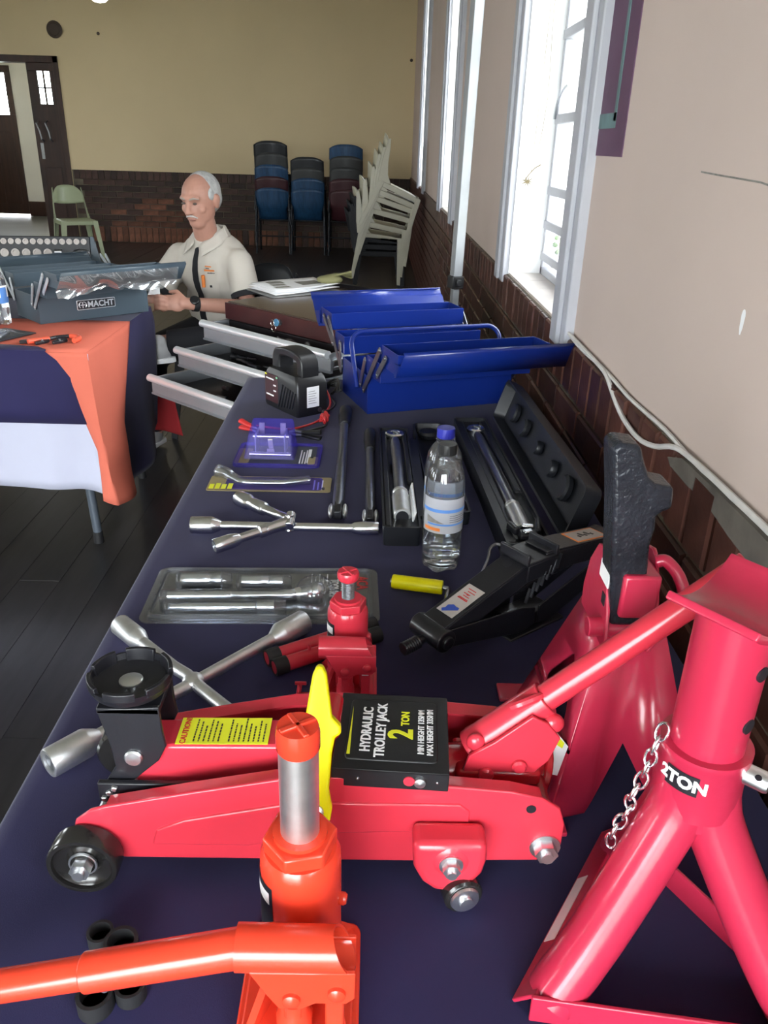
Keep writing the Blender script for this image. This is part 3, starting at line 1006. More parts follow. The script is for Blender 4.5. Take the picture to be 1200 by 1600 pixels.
# black cover with raised panel
cx, cy_, cz = .0255, -.0075, .1255
cv = part('cover', MB().box((0, 0, .0045), (.102, .104, .003)).box((0, -.0510, -.004), (.102, .002, .020)).box((0, .0510, -.004), (.102, .002, .020)), 'black_plastic', J, bevel=.0012, seg=3)
cv.location = (cx, cy_, cz)
cv.rotation_euler = (0, 0, -.06)
m = MB().prism(rrect(.082, .082, .005), .0055, .0075)
pn = part('raised_panel', m, 'black_plastic', cv, bevel=.0012)
for (b_, x, y, s_, mt, bd) in (('HYDRAULIC', -.0235, -.001, .0128, 'label_white', .0003), ('TROLLEY JACK', -.0105, -.001, .0128, 'label_white', .0003), ('2', .0085, -.006, .031, 'yellow_label', .0009),
                               ('TON', .0115, .0155, .0105, 'yellow_label', .0003), ('MIN HEIGHT 135MM', .0262, -.001, .0078, 'label_white', .0002), ('MAX HEIGHT 335MM', .0344, -.001, .0078, 'label_white', .0002)):
    text(b_, s_, mt, cv, (x, y, .0078), (0, 1, 0), (-1, 0, 0), bold=bd, sx=.86)
m = MB().add([(-.0395, -.036, .0079), (-.0385, .030, .0079), (-.0365, -.036, .0079)], [(0, 1, 2)])
part('decal_streak', m, 'yellow_label', cv, smooth=0)
for x in (-.028, .041):
    part('rivet', MB().ball((x, -.052, -.004), .0017, 8, 6), 'dull_steel', cv)
part('cover_screw', MB().lathe([(0, 0), (.005, 0), (.005, .003), (0, .004)], (.026, -.052, -.004), (0, -1, 0), 14), 'zinc', cv)
part('screw_slot', MB().lathe([(0, 0), (.005, 0), (.005, .001), (0, .001)], (.0165, -.052, -.004), (0, -1, 0), 14), 'red', cv)
# yellow lock lever, red strut beside it
m = MB()
lev = [(-.053, .096), (-.0515, .086), (-.045, .079), (-.035, .079), (-.0285, .086), (-.027, .096), (-.030, .112), (-.028, .145), (-.0255, .160), (-.020, .163), (-.021, .170), (-.0285, .178), (-.0335, .214), (-.037, .222), (-.042, .222), (-.0455, .214), (-.051, .178), (-.0565, .150), (-.0545, .118)]
plate_xz(m, lev, -.0055, .0055)
lv = part('lock_lever', m, 'yellow', J, bevel=.0025, smooth=50, seg=3, label='yellow locking lever')
lv.location = (0, -.066, .0)
lv.rotation_euler = (-.24, 0, 0)
lv.location = (0, -.055 + .0 - .01, 0)
for v in lv.data.vertices:
    v.co.z -= .098
lv.location = (0, -.068, .100)
lv.rotation_euler = (-.34, 0, 0)
part('lever_bolt', MB().lathe([(0, 0), (.0062, 0), (.0062, .002), (.004, .004), (0, .0042)], (-.040, -.0066, -.003), (0, -1, 0), 16), 'zinc', lv)
part('release_strut', MB().cyl((-.033, -.018, .095), (-.030, -.010, .150), .0085).cyl((-.031, -.02, .148), (-.029, .012, .150), .009), 'dark_red', J, bevel=.001)
# pump block, socket, handle
m = MB().bx(.075, .172, -.038, .042, .036, .078).bx(.085, .165, -.02, .03, .078, .095)
pb = part('pump_block', m, 'dark_red', J, bevel=.004)
part('hydraulic_cylinder', MB().cyl((.172, .02, .065), (.06, .004, .075), .026, n=24).cyl((.176, .02, .064), (.168, .02, .066), .03, n=24), 'dark_red', J, bevel=.002)
m = patch(.0306, -.5, .6, 0, .03)
st = part('cylinder_sticker', MB().add([(.186, .020, .108), (.202, .032, .082), (.195, .030, .046), (.180, .02, .058)], [(0, 1, 2, 3)]), 'label_white', J, smooth=0, solid=.0006, label='white sticker with a yellow corner')
part('sticker_corner', MB().add([(.1865, .0196, .1045), (.196, .027, .0905), (.1945, .027, .084), (.186, .0196, .095)], [(0, 1, 2, 3)]), 'yellow_label', st, smooth=0, solid=.0012)
hd = V((.128, 0, .116)).normalized()
p0 = V((.100, .004, .104))
m = MB().cyl(p0, p0 + hd * .088, .0165, n=24)
so = part('handle_socket', m, 'red', J, bevel=.001)
m = MB()
ch2 = [(.096, .112), (.092, .095), (.099, .081), (.112, .079), (.150, .084), (.170, .108), (.178, .134), (.165, .150), (.150, .158), (.118, .128)]
for y in (-.016, .020):
    plate_xz(m, ch2, y - .002, y + .002)
part('socket_cheek', m, 'red', so, bevel=.001)
for x, z in ((.113, .092), (.143, .102)):
    m = MB()
    m.lathe([(0, 0), (.0072, 0), (.0072, .003), (.005, .005), (0, .0052)], (x, -.018, z), (0, -1, 0), 18)
    part('socket_pin', m, 'red', so)
part('pump_piston', MB().cyl((.146, -.006, .07), (.144, -.006, .105), .0058), 'chrome', J)
part('piston_seat', MB().lathe([(.005, .0), (.012, 0), (.012, .012), (.0085, .018), (.005, .018)], (.146, -.006, .076), n=16), 'dark_red', J)
m = MB()
q = p0 + hd * .06
m.tube(smooth_path([q + V((-.012, -.012, .016)), q + V((-.004, -.014, .022)), q + V((.01, -.010, .026)), q + V((.016, -.004, .024))], 3), .004, 8)
part('socket_clamp', m, 'red', so)
part('socket_knuckle', MB().ball(p0 + hd * .006 + V((-.002, -.013, .013)), (.009, .006, .009)), 'red', so)
part('socket_knuckle', MB().ball(p0 + hd * .080 + V((.012, -.012, -.014)), (.011, .008, .010)), 'red', so)
m = MB().cyl(p0 + hd * .06, p0 + hd * .30, .0128, n=24)
part('handle', m, 'red', J, bevel=.001)


# ---------------------------------------------------------------- bottle jacks
def bottle_jack(root, k, mat, ram, pump_dx=.0):
    m = MB()
    m.prism(rrect(.094, .125, .010), 0, .005)
    m.prism(rrect(.084, .112, .010), .005, .012)
    for v_ in range(len(m.v)):
        x, y, z = m.v[v_]
        m.v[v_] = (x, y - .025, z)
    ba = part('base', m, mat, root, bevel=.0018)
    for a, b in (((-.040, -.075), (-.020, -.030)), ((.040, -.075), (.022, -.03)), ((-.040, .03), (-.02, .01)), ((.040, .03), (.02, .01))):
        m = MB()
        m.add([(a[0] - .003, a[1], .010), (a[0] + .003, a[1], .010), (b[0] + .003, b[1], .010), (b[0] - .003, b[1], .010), (b[0] + .003, b[1], .045), (b[0] - .003, b[1], .045)],
              [(0, 1, 2, 3), (0, 5, 4, 1), (1, 4, 2), (0, 3, 5), (3, 2, 4, 5)])
        part('base_rib', m, mat, ba, smooth=0)
    m = MB().lathe([(.020, .010), (.0335, .010), (.0335, .016), (.0312, .022), (.0312, .124), (.0305, .132), (.0275, .137), (.018, .138)], n=40)
    bo = part('cylinder', m, mat, root, smooth=40)
    m = MB().prism(hexpoly(.0285, 6, .2), .136, .1495)
    part('hex_collar', m, mat, root, bevel=.0016)
    part('collar_ring', MB().lathe([(.015, .149), (.0205, .149), (.0205, .153), (.015, .153)], n=28), mat, root, smooth=30)
    part('data_label', patch(.0316, 3.15, 4.05, .042, .118), 'label_black', bo, smooth=40, label='black data label')
    m = patch(.0319, 3.3, 3.95, .100, .112)
    m.grid(lambda u, v: (.0319 * math.cos(3.25 + .1 * u), .0319 * math.sin(3.25 + .1 * u), .05 + .04 * v), 2, 1)
    part('label_print', m, 'label_white', bo, smooth=40)
    part('filler_plug', MB().lathe([(0, 0), (.005, 0), (.005, .004), (.0035, .006), (0, .006)], (.030, -.006, .088), (1, -.2, 0), 14), mat, bo)
    part('release_valve', MB().cyl((.012, -.080, .018), (.012, -.098, .018), .005).box((.012, -.094, .018), (.016, .003, .004)), mat, ba, bevel=.0006)
    # pump
    m = MB().lathe([(.006, .01), (.0135, .01), (.0135, .034), (.011, .040), (.011, .052), (.006, .052)], (-.001, -.060, 0), n=22)
    pu = part('pump', m, mat, root, smooth=40)
    part('pump_hex', MB().prism(hexpoly(.0115), .040, .062, M.Translation((-.001, -.060, 0))), mat, pu, bevel=.001)
    part('piston', MB().cyl((-.001, -.06, .06), (-.001, -.06, .078), .005), 'zinc', pu)
    m = MB().bx(.022, .036, -.066, -.054, .010, .082)
    pt = part('link_post', m, mat, root, bevel=.0015)
    part('batch_sticker', MB().bx(.0235, .0335, -.0668, -.0660, .058, .068), 'label_white', pt, smooth=0, label='small white sticker')
    # handle socket above
    m = MB()
    a = V((-.040, -.060, .1035))
    b = V((.044, -.060, .1025))
    n_ = 26
    ro, ri = .0162, .0142
    r1 = [(0, ro), (0, ri)]
    rings = []
    for (p, r_, sl) in ((a, ri, 0), (a, ro, 0), (b, ro, 1), (b, ri, 1)):
        rings.append([p + V((-.016 * sl * (1 + math.sin(2 * PI * j / n_)) / 2 * 1.0, r_ * math.cos(2 * PI * j / n_), r_ * math.sin(2 * PI * j / n_))) for j in range(n_)])
    m.rings(rings, False, False, close=True)
    so_ = part('handle_socket', m, mat, root, smooth=40)
    m = MB()
    fk = [(-.030, .098), (.044, .098), (.044, .072), (.038, .066), (.016, .066), (.006, .060), (-.010, .060), (-.018, .074)]
    for y in (-.074, -.046):
        plate_xz(m, fk, y - .0018, y + .0018)
    part('socket_fork', m, mat, so_, bevel=.0008)
    for x, z in ((-.001, .071), (.031, .078)):
        m = MB()
        m.lathe([(0, 0), (.0065, 0), (.0062, .003), (.004, .0045), (0, .005)], (x, -.0755, z), (0, -1, 0), 18)
        part('fork_pin', m, mat, so_)
    if ram:
        part('ram', MB().lathe([(0, .12), (.0146, .12), (.0146, .231), (0, .231)], n=36), 'satin', root, smooth=40)
        c0, cr, chh = .229, .0158, .022
    else:
        m = MB().lathe([(0, .12)] + [(.0098 - (.0012 if i % 2 else 0), .14 + .0016 * i) for i in range(26)] + [(0, .182)], n=24)
        part('extension_screw', m, 'gun_steel', root, smooth=30)
        c0, cr, chh = .184, .0165, .0135
    m = MB().lathe([(0, c0), (cr * .86, c0), (cr, c0 + .004), (cr, c0 + chh * .75), (cr * .92, c0 + chh), (cr * .8, c0 + chh), (0, c0 + chh - .0006)], n=32)
    cp_ = part('screw_cap', m, mat, root, smooth=35)
    m = MB()
    for a_ in (.55, .55 + PI / 2):
        m.box((0, 0, c0 + chh), (cr * 1.75, .0042, .003), a_)
    part('cap_cross', m, mat, cp_, bevel=.0008)
    for o_ in root.children:
        pass
    root.scale = (k, k, k)


B1 = thing('bottle_jack', 'large orange-red bottle jack in front with its steel ram raised and handle fitted', 'bottle jack', (-.047, .440, TZ))
bottle_jack(B1, 1.0, 'orange_red', True)
m = MB().cyl((-.036, -.060, .1033), (-.150, -.060, .0745), .0140, n=26)
hnd = part('handle', m, 'orange_red', B1, bevel=.001)
part('handle_extension', MB().cyl((-.148, -.060, .0750), (-.300, -.060, .0375), .0118, n=26), 'orange_red', hnd, bevel=.001)
part('spring_button', MB().cyl((-.138, -.0605, .066), (-.138, -.0605, .057), .003), 'zinc', hnd)
B2 = thing('bottle_jack', 'small red bottle jack behind the trolley jack with black threaded screw extended', 'bottle jack', (-.024, .828, TZ))
bottle_jack(B2, .80, 'red', False)
for i, (a, b, lab) in enumerate((((-.117, .836, TZ + .0112), (.016, .917, TZ + .0112), 'nearer red tube with black end caps behind the small bottle jack'),
                                 ((-.129, .856, TZ + .0112), (.010, .941, TZ + .0112), 'farther red tube with black end caps behind the small bottle jack'))):
    a, b = V(a), V(b)
    d = (b - a).normalized()
    t = thing('jack_handle_tube', lab, 'handle', a, group='handle tubes of the small bottle jack')
    part('tube', MB().cyl((0, 0, 0), b - a, .0100, n=20), 'red', t)
    for p, s_ in ((V((0, 0, 0)), 1), (b - a, -1)):
        part('end_cap', MB().lathe([(.0085, -.001), (.0112, -.001), (.0112, .017), (.0101, .017)], p, d * s_, 20, True), 'rubber', t, smooth=40)
    if i == 0:
        part('key_stud', MB().cyl(d * .05 + V((0, 0, .008)), d * .05 + V((0, 0, .018)), .002), 'red', t)
t = thing('valve_key', 'small red slotted key leaning by the small bottle jack', 'key', (-.079, .783, TZ + .002))
part('shaft', MB().tube([(-.004, 0, .002), (-.001, .002, .022)], .003, 8).box((0, .002, .024), (.014, .003, .004)).box((.006, 0, .008), (.016, .004, .006)), 'red', t, bevel=.0006)

# black rubber rings in front
for i, (x, y, r, h, lab) in enumerate(((-.219, .459, .0110, .014, 'small black rubber ring, farther left of the upright pair'), (-.1985, .449, .0140, .016, 'larger black rubber ring touching the small one at the front left'),
                                       (-.206, .404, .0140, .016, 'black rubber ring half hidden under the orange jack handle'), (-.181, .413, .0120, .014, 'black rubber ring mostly hidden behind the orange jack handle'))):
    m = MB().lathe([(r * .78, 0), (r, 0), (r, h), (r * .78, h), (r * .78, .003)], n=28, hollow=True)
    m.lathe([(0, .002), (r * .79, .002)], n=28)
    o = part('rubber_ring', m, 'rubber', smooth=40)
    o.location = (x, y, TZ)
    tag(o, lab, 'ring', 'black rubber end rings')

# ---------------------------------------------------------------- pin-type jack stand (front right)
S = thing('jack_stand', 'crimson 2 ton tripod jack stand with a curved saddle at the front right corner', 'jack stand', (.250, .455, TZ))
A_, B_, C_ = V((-.100, -.045, 0)), V((.098, -.072, 0)), V((.000, .103, 0))
part('post', MB().lathe([(.0215, .165), (.0262, .165), (.0262, .342), (.0215, .342)], n=40), 'pink', S, smooth=40)
# saddle plate: a square plate curled up at two opposite edges
m = MB()
ax = V((.036, -.047, 0)).normalized()  # along the straight edge
bx_ = V((.072, .062, 0)).normalized()
def sad(u, v, dz=0):
    a = (u - .5) * .064
    b = (v - .5) * .088
    z = .340 + .016 * ((v - .5) / .5) ** 2 * (1 if abs(v - .5) < .5 else 1) + dz
    p = ax * a + bx_ * b
    return (p.x, p.y, z)
m.grid(sad, 6, 20)
m2 = m
part('saddle_plate', m2, 'pink', S, smooth=60, solid=.006, bevel=.001)
# collar and three bent legs
part('collar', MB().lathe([(.0268, .178), (.0315, .178), (.0315, .2245), (.0325, .226), (.0325, .232), (.0268, .232)], n=40), 'pink', S, smooth=40)
for P in (A_, B_, C_):
    d = P.normalized()
    path = smooth_path([V((0, 0, .205)) + d * .0095, V((0, 0, .180)) + d * .0125, V((0, 0, .150)) + d * .025, P * .62 + V((0, 0, .066)), P * .96 + V((0, 0, .008))], 5)
    n_ = len(path)
    rr = [.0218 + .0 * i / n_ for i in range(n_)]
    m = MB().tube(path, rr, 20)
    for i, v_ in enumerate(m.v):
        m.v[i] = (v_[0], v_[1], max(v_[2], .003))
    lg = part('leg', m, 'pink', S, smooth=50)
for (P, Q) in ((A_, C_), (C_, B_), (B_, A_)):
    d = (Q - P).normalized()
    n2 = V((d.y, -d.x, 0))
    if n2.dot((P + Q) / 2) < 0:
        n2 = -n2
    c = (P + Q) / 2 + n2 * .014
    L = (Q - P).length + .030
    az = math.atan2(d.y, d.x)
    sg = 1 if n2.dot(V((-math.sin(az), math.cos(az), 0))) > 0 else -1
    RT_ = M.Rotation(az, 3, 'Z') @ M.Rotation(sg * math.radians(40 if P is A_ else 0), 3, 'X')
    m = MB().box((c.x, c.y, .0125), (L, .0035, .028), mx=RT_)
    stp = part('base_strap', m, 'pink', S, bevel=.001)
    if P is A_ and Q is C_:
        nn_ = RT_ @ V((0, sg, 0))
        m = MB().box(V((c.x, c.y, .0125)) - d * .005 + nn_ * .0022 - RT_ @ V((0, 0, .004)), (.078, .0006, .013), mx=RT_)
        part('batch_sticker', m, 'label_white', stp, smooth=0, label='long white sticker strip')
for a_, z in ((-1.0, .306), (-.98, .262)):
    m = MB()
    T = axm((.0263 * math.cos(a_), .0263 * math.sin(a_), z), (math.cos(a_), math.sin(a_), 0))
    m.prism(hexpoly(.0058, 18), -.0015, .0007, T)
    part('pin_hole', m, 'label_black', S)
pd = V((.75, -.66, 0)).normalized()
m = MB().lathe([(0, -.03), (.0078, -.03), (.0078, .014), (.0070, .016), (0, .016)], pd * .031 + V((0, 0, .219)), pd, 22)
pin = part('height_pin', m, 'zinc', S, smooth=40)
part('pin_hole', MB().lathe([(0, 0), (.0024, 0), (.0024, .0006), (0, .0006)], pd * .040 + V((-.004, -.0045, .2245)), (-.3, -.35, .9), 12), 'label_black', pin)
# 2TON label
la = -2.42
part('ton_label', patch(.0321, la - .36, la + .42, .2035, .2205, n=14), 'label_black', S, smooth=60, label='black 2TON label')
tx = text('2TON', .0135, 'label_white', S, (0, 0, 0), (1, 0, 0), (0, 1, 0), bold=.0006, sx=1)
bend(tx, .0323)
a_ = la + .05
n_ = V((math.cos(a_), math.sin(a_), 0))
xd = V((-math.sin(a_), math.cos(a_), 0))
p_ = n_ * .0323 + V((0, 0, .212))
tx.matrix_local = M(((xd.x, 0, n_.x, p_.x), (xd.y, 0, n_.y, p_.y), (0, 1, 0, p_.z), (0, 0, 0, 1)))
# chain
path = smooth_path([V((-.033, .002, .236)), V((-.038, .000, .216)), V((-.040, .001, .196)), V((-.046, .000, .176)), V((-.046, .002, .158)), V((-.052, .004, .138)), V((-.053, .006, .116))], 6)
L = 0
m = MB()
i = 0
acc = [0]
for a, b in zip(path[:-1], path[1:]):
    acc.append(acc[-1] + (b - a).length)
step = .0115
k = 0
while k * step < acc[-1]:
    s_ = k * step
    j = max(i_ for i_ in range(len(acc)) if acc[i_] <= s_)
    j = min(j, len(path) - 2)
    p = path[j].lerp(path[j + 1], (s_ - acc[j]) / (acc[j + 1] - acc[j]))
    d = (path[j + 1] - path[j]).normalized()
    u, w_ = frame(d)
    if k % 2:
        u = (u + w_).normalized()
    else:
        u = (u - w_).normalized()
    pts = [p + d * .0078 * math.cos(2 * PI * q_ / 12) + u * .0045 * math.sin(2 * PI * q_ / 12) for q_ in range(12)]
    m.tube(pts, .0013, 6, close=True)
    k += 1
part('chain', m, 'chrome', S, smooth=60, label='bright steel chain')

# ---------------------------------------------------------------- ratchet jack stand (behind it)
R = thing('jack_stand', 'crimson four-legged ratchet jack stand with a tall black toothed post near the brick wall', 'jack stand', (.265, .70, TZ))
hx, hy, ht = .077, .101, .185
tx_, ty_ = .030, .040
m = MB()
def quad_strip(pts):
    m.add(pts, [tuple(range(len(pts)))])
def P3(u, w_, face):
    """u across -1..1, w height 0..1 on a face of the pyramid"""
    kx = hx + (tx_ - hx) * w_
    ky = hy + (ty_ - hy) * w_
    z = .002 + ht * w_
    rdg = .022 * (1 - abs(u)) * (1 - w_ * .4)
    return {'f': (u * kx, -ky + rdg, z), 'b': (-u * kx, ky - rdg, z), 'l': (-kx + rdg * 0, -u * ky, z), 'r': (kx, u * ky, z)}[face]
def facepoly(face, cols):
    for a, b in zip(cols[:-1], cols[1:]):
        (ua, la_, ha), (ub, lb, hb) = a, b
        m.add([P3(ua, la_, face), P3(ub, lb, face), P3(ub, hb, face), P3(ua, ha, face)], [(0, 1, 2, 3)])
arch = [(-1, 0, 1), (-.50, 0, 1), (-.42, .06, 1), (0, .36, 1), (.42, .06, 1), (.50, 0, 1), (1, 0, 1)]
facepoly('f', arch)
facepoly('b', arch)
for fc in 'lr':
    low = [(-1, 0, .62), (-.62, 0, .62), (-.56, .05, .62), (-.2, .24, .62), (0, .25, .62), (.2, .24, .62), (.56, .05, .62), (.62, 0, .62), (1, 0, .62)]
        # solid side with a triangular window: bottom band open, legs left and right, top band
    facepoly(fc, [(-1, 0, .30), (-.60, 0, .30)])
    facepoly(fc, [(.60, 0, .30), (1, 0, .30)])
    facepoly(fc, [(-1, .30, .36), (1, .30, .36)])
    for sg in (-1, 1):
        hole = [(sg * .50, .36), (sg * .58, .40), (sg * .54, .46), (sg * .12, .69), (0, .72)]
        out = [(sg, .36), (sg, .40), (sg, .46), (sg, .69), (sg, .72)]
        for i_ in range(4):
            m.add([P3(*out[i_], fc), P3(*hole[i_], fc), P3(*hole[i_ + 1], fc), P3(*out[i_ + 1], fc)], [(0, 1, 2, 3)])
    facepoly(fc, [(-1, .72, 1), (0, .72, 1), (1, .72, 1)])
fr_ = part('frame', m, 'pink', R, smooth=25, solid=.003, weld=True)
for sx_ in (-1, 1):
    for sy_ in (-1, 1):
        part('foot', MB().box((sx_ * (hx + .004), sy_ * (hy + .004), .0025), (.038, .032, .005)), 'pink', R, bevel=.0012)
ck = [(-.040, .165), (-.052, .185), (-.045, .215), (-.020, .262), (-.008, .267), (.010, .262), (.030, .235), (.040, .200), (.038, .170)]
YZ = M(((0, 0, 1, 0), (1, 0, 0, 0), (0, 1, 0, 0), (0, 0, 0, 1)))
for x in (-.032, .016):
    m = MB().prism(ck, x - .002, x + .002, YZ)
    part('cheek_plate', m, 'pink', R, bevel=.0012)
part('front_box', MB().bx(-.024, .012, -.052, -.012, .212, .258), 'pink', R, bevel=.003)
m = MB().cyl((-.048, -.036, .193), (.024, -.036, .193), .010)
part('pawl_pin', m, 'pink', R, bevel=.001)
part('batch_sticker', MB().bx(-.0352, -.0342, -.040, -.010, .238, .256), 'label_white', R, smooth=0, label='white sticker')
part('plate_slot', MB().bx(-.0348, -.0340, -.036, -.026, .216, .228), 'label_black', R, smooth=0)
m = MB().tube(smooth_path([V((.016, -.02, .258)), V((.024, -.022, .260)), V((.036, -.028, .248)), V((.044, -.034, .228)), V((.045, -.036, .214)), V((.038, -.036, .205)), V((.018, -.034, .203))], 5), .0062, 12)
part('release_handle', m, 'pink', R, smooth=60)
rp = [(-.024, .20), (.011, .20), (.011, .262), (.012, .290), (.016, .306), (.016, .318), (.021, .322), (.030, .326), (.031, .347), (.014, .350), (.008, .356), (.003, .370), (-.001, .386), (-.020, .388), (-.026, .382), (-.024, .330)]
m = MB()
plate_xz(m, rp, -.046, -.010)
for i, v_ in enumerate(m.v):
    m.v[i] = (v_[0] - .012 - (v_[2] - .26) * .12, v_[1] + .0, v_[2])
rb = part('ratchet_post', m, 'cast_black', R, bevel=.004, smooth=45, seg=3)
m = MB()
for k_ in range(4):
    z = .215 + .022 * k_
    m.add([(-.03, -.010, z), (.003, -.010, z), (.003, -.003, z + .012), (-.03, -.003, z + .012), (-.03, -.010, z + .018), (.003, -.010, z + .018)], [(0, 1, 2, 3), (3, 2, 5, 4), (0, 3, 4), (1, 5, 2)])
part('ratchet_teeth', m, 'cast_black', rb, smooth=0)
# ================================================================ tools along the table
def socket_end(mb, p, d, r=.0165, L=.044, neck=.012, rb=.008):
    """wheel-nut socket whose mouth is at p, d points back to the bar"""
    mb.lathe([(r * .70, .022), (r * .72, 0), (r * .95, 0), (r, .0015), (r, L), (r * .97, L + .0015), (rb * 1.3, L + neck), (rb, L + neck + .004), (0, L + neck + .004)], p, d, 28, True)
    return mb


def hexhole(mb, p, d, r):
    mb.prism(hexpoly(r), .001, .0022, axm(p, d))
    return mb


# four-way cross wrench
K = thing('cross_wrench', 'chrome four-way wheel wrench lying in a cross at the front left', 'wrench', (-.211, .796, TZ + .0165))
for (a, b, dz) in ((V((-.123, -.144, 0)), V((.123, .141, 0)), 0.0), (V((-.126, .124, 0)), V((.108, -.108, 0)), .004)):
    a = a + V((0, 0, 0))
    d = (b - a).normalized()
    m = MB()
    ra = .0165 if dz == 0 else .0145
    socket_end(m, a, d, ra)
    socket_end(m, b, -d, .0165 if dz == 0 else .0125)
    q0, q1 = a + d * .055, b - d * .055
    mid = (q0 + q1) / 2
    m.tube([q0, mid - d * .03, mid + V((0, 0, dz)), mid + d * .03, q1], .0080, 18)
    br = part('bar', m, 'satin', K, smooth=45)
    for p, dd in ((a, d), (b, -d)):
        mm = MB()
        mm.prism(hexpoly(.0120 if p is a else .0098), .003, .0045, axm(p, dd))
        part('socket_shade', mm, 'gun_steel', br)  # dark hexagon near the mouth stands in for shade in the hollow
part('weld', MB().ball((0, 0, .002), (.014, .014, .009), 14, 8), 'satin', K)

# folding three-way wrench
K = thing('folding_wrench', 'chrome folding three-arm wheel wrench with its arms half spread', 'wrench', (-.136, 1.238, TZ + .0145))
m = MB()
a, b = V((-.172, .000, 0)), V((.152, .001, 0))
socket_end(m, a, (1, 0, 0), .0150, .036)
socket_end(m, b, (-1, 0, 0), .0120, .030)
m.tube([a + V((.05, 0, 0)), b - V((.045, 0, 0))], .0076, 16)
part('long_bar', m, 'chrome', K, smooth=45)
m = MB()
hub = V((-.002, -.004, .011))
a = V((-.118, -.078, -.001))
d = (hub - a).normalized()
socket_end(m, a, d, .0125, .030)
L = (hub - a).length
m.lathe([(0, .04), (.0078, .04), (.0078, .080), (.0112, .082), (.0112, .092), (.0098, .093), (.0108, .099), (.0098, .106), (.0108, L - .015), (.0108, L + .006), (0, L + .008)], a, d, 20)
part('swing_arm', m, 'chrome', K, smooth=45)
m = MB()
a = V((-.108, .118, .0))
d = (hub + V((0, .008, 0)) - a).normalized()
L = (hub + V((0, .008, 0)) - a).length
socket_end(m, a, d, .0150, .030)
m.lathe([(0, .03), (.0105, .032), (.0125, .048), (.0125, .080), (.0105, .083), (.0085, .086), (.0085, L - .012), (.0102, L - .010), (.0102, L), (0, L)], a, d, 20)
part('swing_arm', m, 'chrome', K, smooth=45)
for p_, d_, r_ in ((V((-.172, 0, 0)), V((1, 0, 0)), .0108), (V((-.118, -.078, -.001)), hub - V((-.118, -.078, -.001)), .009), (V((-.108, .118, 0)), hub - V((-.108, .118, 0)), .0108)):
    part('socket_shade', MB().prism(hexpoly(r_), .003, .0045, axm(p_, d_)), 'gun_steel', K)  # shade inside each socket put in as a dark hexagon
m = MB().cyl(hub + V((0, -.014, -.002)), hub + V((.002, .016, .008)), .0088).cyl(hub + V((0, -.004, -.016)), hub + V((0, .004, .013)), .0075)
part('hinge', m, 'chrome', K, bevel=.0015)


def slab(w_, h_, r, z0, z1):
    return MB().prism(rrect(w_, h_, r, 5), z0, z1)


# spark plug set blister
K = thing('blister_pack', 'clear blister pack holding a chrome ratchet handle, extension and two sockets', 'packaging', (-.155, 1.032, TZ), .03)
W_, H_ = .342, .160
part('backing_card', slab(W_ - .02, H_ - .02, .010, .001, .002), 'card_grey', K, smooth=0)
def frm(m_, w_, h_, r, z0, z1, t_):
    o_, i_ = rrect(w_, h_, r, 5), rrect(w_ - 2 * t_, h_ - 2 * t_, max(r - t_, .002), 5)
    m_.rings([[(x, y, z0) for x, y in i_], [(x, y, z1) for x, y in i_], [(x, y, z1) for x, y in o_], [(x, y, z0) for x, y in o_]], close=True)
    return m_
m = frm(MB(), W_, H_, .016, .0005, .0025, .012)
frm(m, W_ - .020, H_ - .020, .011, .002, .0085, .004)
part('clear_rim', m, 'blister_rim', K, smooth=50)
m = slab(W_ - .034, H_ - .034, .008, .004, .0046)
part('clear_cover', m, 'clear_plastic', K, smooth=0)
def tool_local(px, py, z=.013):
    return V((px, py, z))
def lath(name, pts, p, d, mat, n=22, hollow=False):
    return part(name, MB().lathe(pts, p, d, n, hollow), mat, K, smooth=40)
lath('socket', [(0, 0), (.0105, 0), (.0112, .001), (.0112, .040), (.0100, .042), (.0095, .046), (.0110, .048), (.0110, .060), (0, .061)], V((-.127, .022, .014)), (1, .0, 0), 'chrome')
lath('socket', [(0, 0), (.0092, 0), (.0098, .001), (.0098, .040), (.0085, .042), (.0105, .045), (.0105, .062), (0, .063)], V((-.036, .017, .014)), (1, .0, 0), 'chrome')
m = MB().lathe([(0, 0), (.0072, .001)] + [(.0075 - (.0004 if i % 2 else 0), .003 + .0022 * i) for i in range(42)] + [(.0060, .098), (.0056, .15), (.0075, .165), (.0085, .175), (.0080, .182), (0, .183)], V((-.139, -.025, .013)), (1, .03, 0), 20)
rh = part('ratchet_handle', m, 'chrome', K, smooth=35)
m = MB().tube([V((.038, -.018, .013)), V((.050, -.017, .013)), V((.066, -.015, .014)), V((.082, -.013, .014))], [.007, .010, .013, .009], 16)
m.ball((.078, -.012, .016), (.014, .015, .013))
part('ratchet_head', m, 'chrome', rh, smooth=60)
lath('extension_bar', [(0, 0), (.0045, 0), (.0045, .012), (.0060, .016), (.0060, .120), (.0100, .123), (.0104, .147), (0, .148)], V((-.128, -.054, .012)), (1, .015, 0), 'chrome')
# formed clear bubbles over the tools
m = MB()
for (p, d, r, L) in ((V((-.134, .022, .013)), V((1, 0, 0)), .0135, .082), (V((-.043, .017, .013)), V((1, 0, 0)), .0125, .082), (V((-.15, -.025, .012)), V((1, .03, 0)), .0105, .20), (V((-.136, -.054, .011)), V((1, .015, 0)), .0122, .172)):
    m.lathe([(r * .75, 0), (r, .003), (r, L - .004), (r * .75, L)], p, d, 16)
for i, v_ in enumerate(m.v):
    m.v[i] = (v_[0], v_[1], max(v_[2], .004))
m.ball((.076, -.006, .012), (.030, .030, .022), 16, 10)
for i, v_ in enumerate(m.v):
    m.v[i] = (v_[0], v_[1], max(v_[2], .003))
bb = part('bubbles', m, 'clear_plastic', K, smooth=50)
bb['kind'] = 'stuff'
text('ACA', .024, 'ink_red', K, (.146, .030, .0050), (0, -1, 0), (1, 0, 0), bold=.0005, sx=.8)
